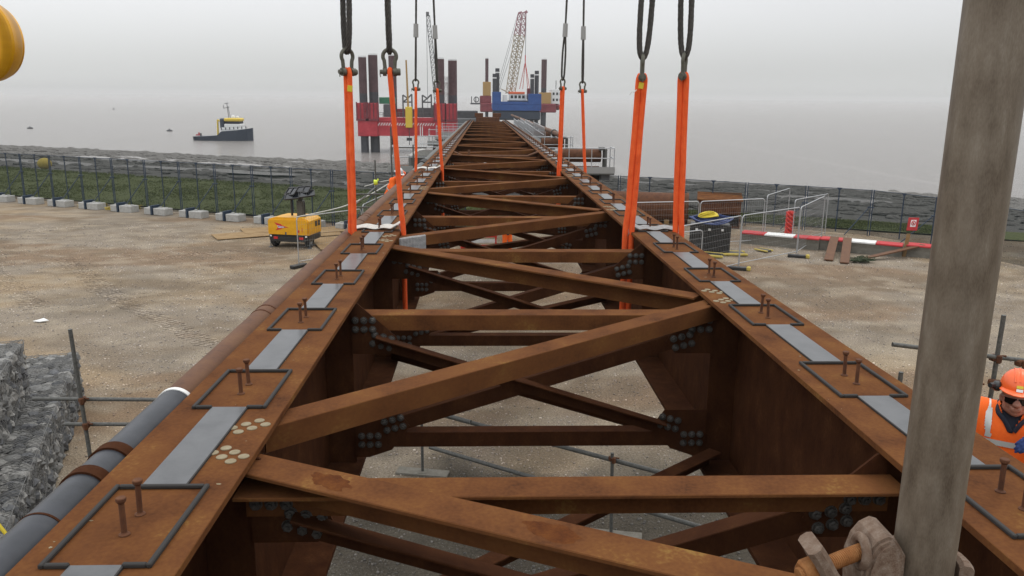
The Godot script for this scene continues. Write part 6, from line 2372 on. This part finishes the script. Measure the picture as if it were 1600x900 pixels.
	for s in [-1.0, 1.0]:
		part("boot", nets([[Vector3(s * .115, .16, -.035), Vector3(s * .115, .07, -.045), .058, .058], [Vector3(s * .115, .06, -.05), Vector3(s * .127, .05, .17), .055, .048]], .014, .03), M.black_paint, t)
	var hm := helmet_parts(t, head + Vector3(0, .076, -.004), M.helmet, -.05)
	hm.set_meta("label", "orange safety helmet with a small yellow sticker")
	var mb := MB.new()
	mb.box(head + Vector3(.0, .118, .132), Vector3(.04, .02, .004), Basis(Vector3.RIGHT, -.5))
	part("sticker", mb, M.yellow_plastic, hm)
	mb = MB.new()
	mb.box(head + Vector3(.0, .096, .142), Vector3(.04, .02, .004), Basis(Vector3.RIGHT, -.4))
	part("sticker", mb, M.logo_white, hm)
	mb = MB.new()
	mb.lathe([Vector2(0, -.022), Vector2(.03, -.022), Vector2(.037, -.012), Vector2(.037, .012), Vector2(.03, .022), Vector2(0, .022)], Transform3D(Basis(Vector3.FORWARD, 1.5), head + Vector3(-.128, .075, .03)), 16)
	mb.tube(head + Vector3(-.15, .08, .05), head + Vector3(-.175, .085, .075), .022, .018, 10)
	part("ear_defender", mb, M.black_paint, t)
	mb = MB.new()
	mb.lathe([Vector2(0, -.022), Vector2(.03, -.022), Vector2(.037, -.012), Vector2(.037, .012), Vector2(.03, .022), Vector2(0, .022)], Transform3D(Basis(Vector3.FORWARD, 1.6), head + Vector3(.128, .075, .0)), 16)
	part("ear_defender", mb, M.black_paint, t)
	mb = MB.new()
	for s in [-1.0, 1.0]:
		for k in 6:
			var at := func(f: float, y: float) -> Vector3:
				var x := lerpf(.004, .076, f)
				return head + Vector3(s * x, y - .004 * f, .1165 - .035 * f * f)
			mb.quad(at.call(k / 6.0, .027), at.call((k + 1) / 6.0, .027), at.call((k + 1) / 6.0, -.018 + .03 * pow((k + 1) / 6.0 - .45, 2.0)), at.call(k / 6.0, -.018 + .03 * pow(k / 6.0 - .45, 2.0)), Vector3(0, 0, 1))
		mb.path([head + Vector3(s * .068, .014, .078), head + Vector3(s * .092, .01, .0)], .004, 5)
	mb.path([head + Vector3(-.012, .016, .116), head + Vector3(.012, .016, .116)], .004, 5)
	part("sunglasses", mb, M.lens, t)
	# smaller figures further off
	small_person("person in orange bending over the pipe on the scaffold walkway, white helmet", Vector3(-2.75, 2.52, -24.3), .9, .55, M.hi_vis, M.hi_vis, M.ship_white)
	small_person("person in orange and dark clothing crouching behind the pipe, farther along", Vector3(-2.35, 2.52, -26.2), -.6, .95, M.hi_vis, M.navy, M.helmet)
	small_person("person in dark jacket and orange trousers standing below the span", Vector3(.95, 0, -32.2), .2, .0, M.navy, M.hi_vis, M.ship_white)


func small_person(label: String, at: Vector3, turn: float, bend: float, top: Material, low: Material, hat: Material) -> void:
	var t := thing("person", label, "person", at, turn, "people on the site")
	var hip := Vector3(0, .92 - bend * .12, -bend * .15)
	var up := Vector3(0, cos(bend), sin(bend))
	var sh := hip + up * .52
	var hd := sh + (up + Vector3(0, .3, .1)).normalized() * .24
	var torso := [[hip, hip + up * .25, .15, .15], [hip + up * .25, sh - up * .05, .155, .14], [sh - Vector3(.17, 0, 0), sh + Vector3(.17, 0, 0), .075, .075]]
	var arms := []
	var legs := []
	var hands := []
	for s in [-1.0, 1.0]:
		var el := sh + Vector3(s * .25, -.27, .05 + bend * .1)
		var wr := el + Vector3(-s * .04, -.16 - .05 * bend, .17)
		arms += [[sh + Vector3(s * .18, 0, 0), el, .065, .05], [el, wr, .048, .036]]
		hands += hand_caps(wr, Vector3(0, -.6, .8).normalized(), Vector3(-s, 0, 0), s, .4)
		var kn := Vector3(s * .12, .48, .08 + bend * .12)
		legs += [[hip + Vector3(s * .09, 0, 0), kn, .095, .07], [kn, Vector3(s * .12, .1, -.02), .068, .05]]
		hands += [[Vector3(s * .12, .05, -.04), Vector3(s * .13, .045, .15), .05, .042]]
	var skull := [[hd, hd + Vector3(0, -.05, .02), .092, .07], [hd + Vector3(0, -.02, .1), hd + Vector3(0, -.03, .11), .015, .015], [hd, sh, .06, .065]]
	var body := nets(torso + arms + legs + skull, .03, .05)
	join(body, nets(hands, .012, .012))
	part("body", body, M.skin, t)
	part("jacket", nets(torso + arms, .026, .05, .02, func(p: Vector3) -> bool: return (p - hip).dot(up) > -.1), top, t)
	part("trousers", nets(legs + [torso[0]], .026, .05, .016, func(p: Vector3) -> bool: return (p - hip).dot(up) < .06 and p.y > .08), low, t)
	part("reflective_strip", nets(torso, .02, .05, .03, func(p: Vector3) -> bool: return absf((p - hip).dot(up) - .2) < .035), M.reflective, t)
	helmet_parts(t, hd + Vector3(0, .04, 0), hat, bend * .6)
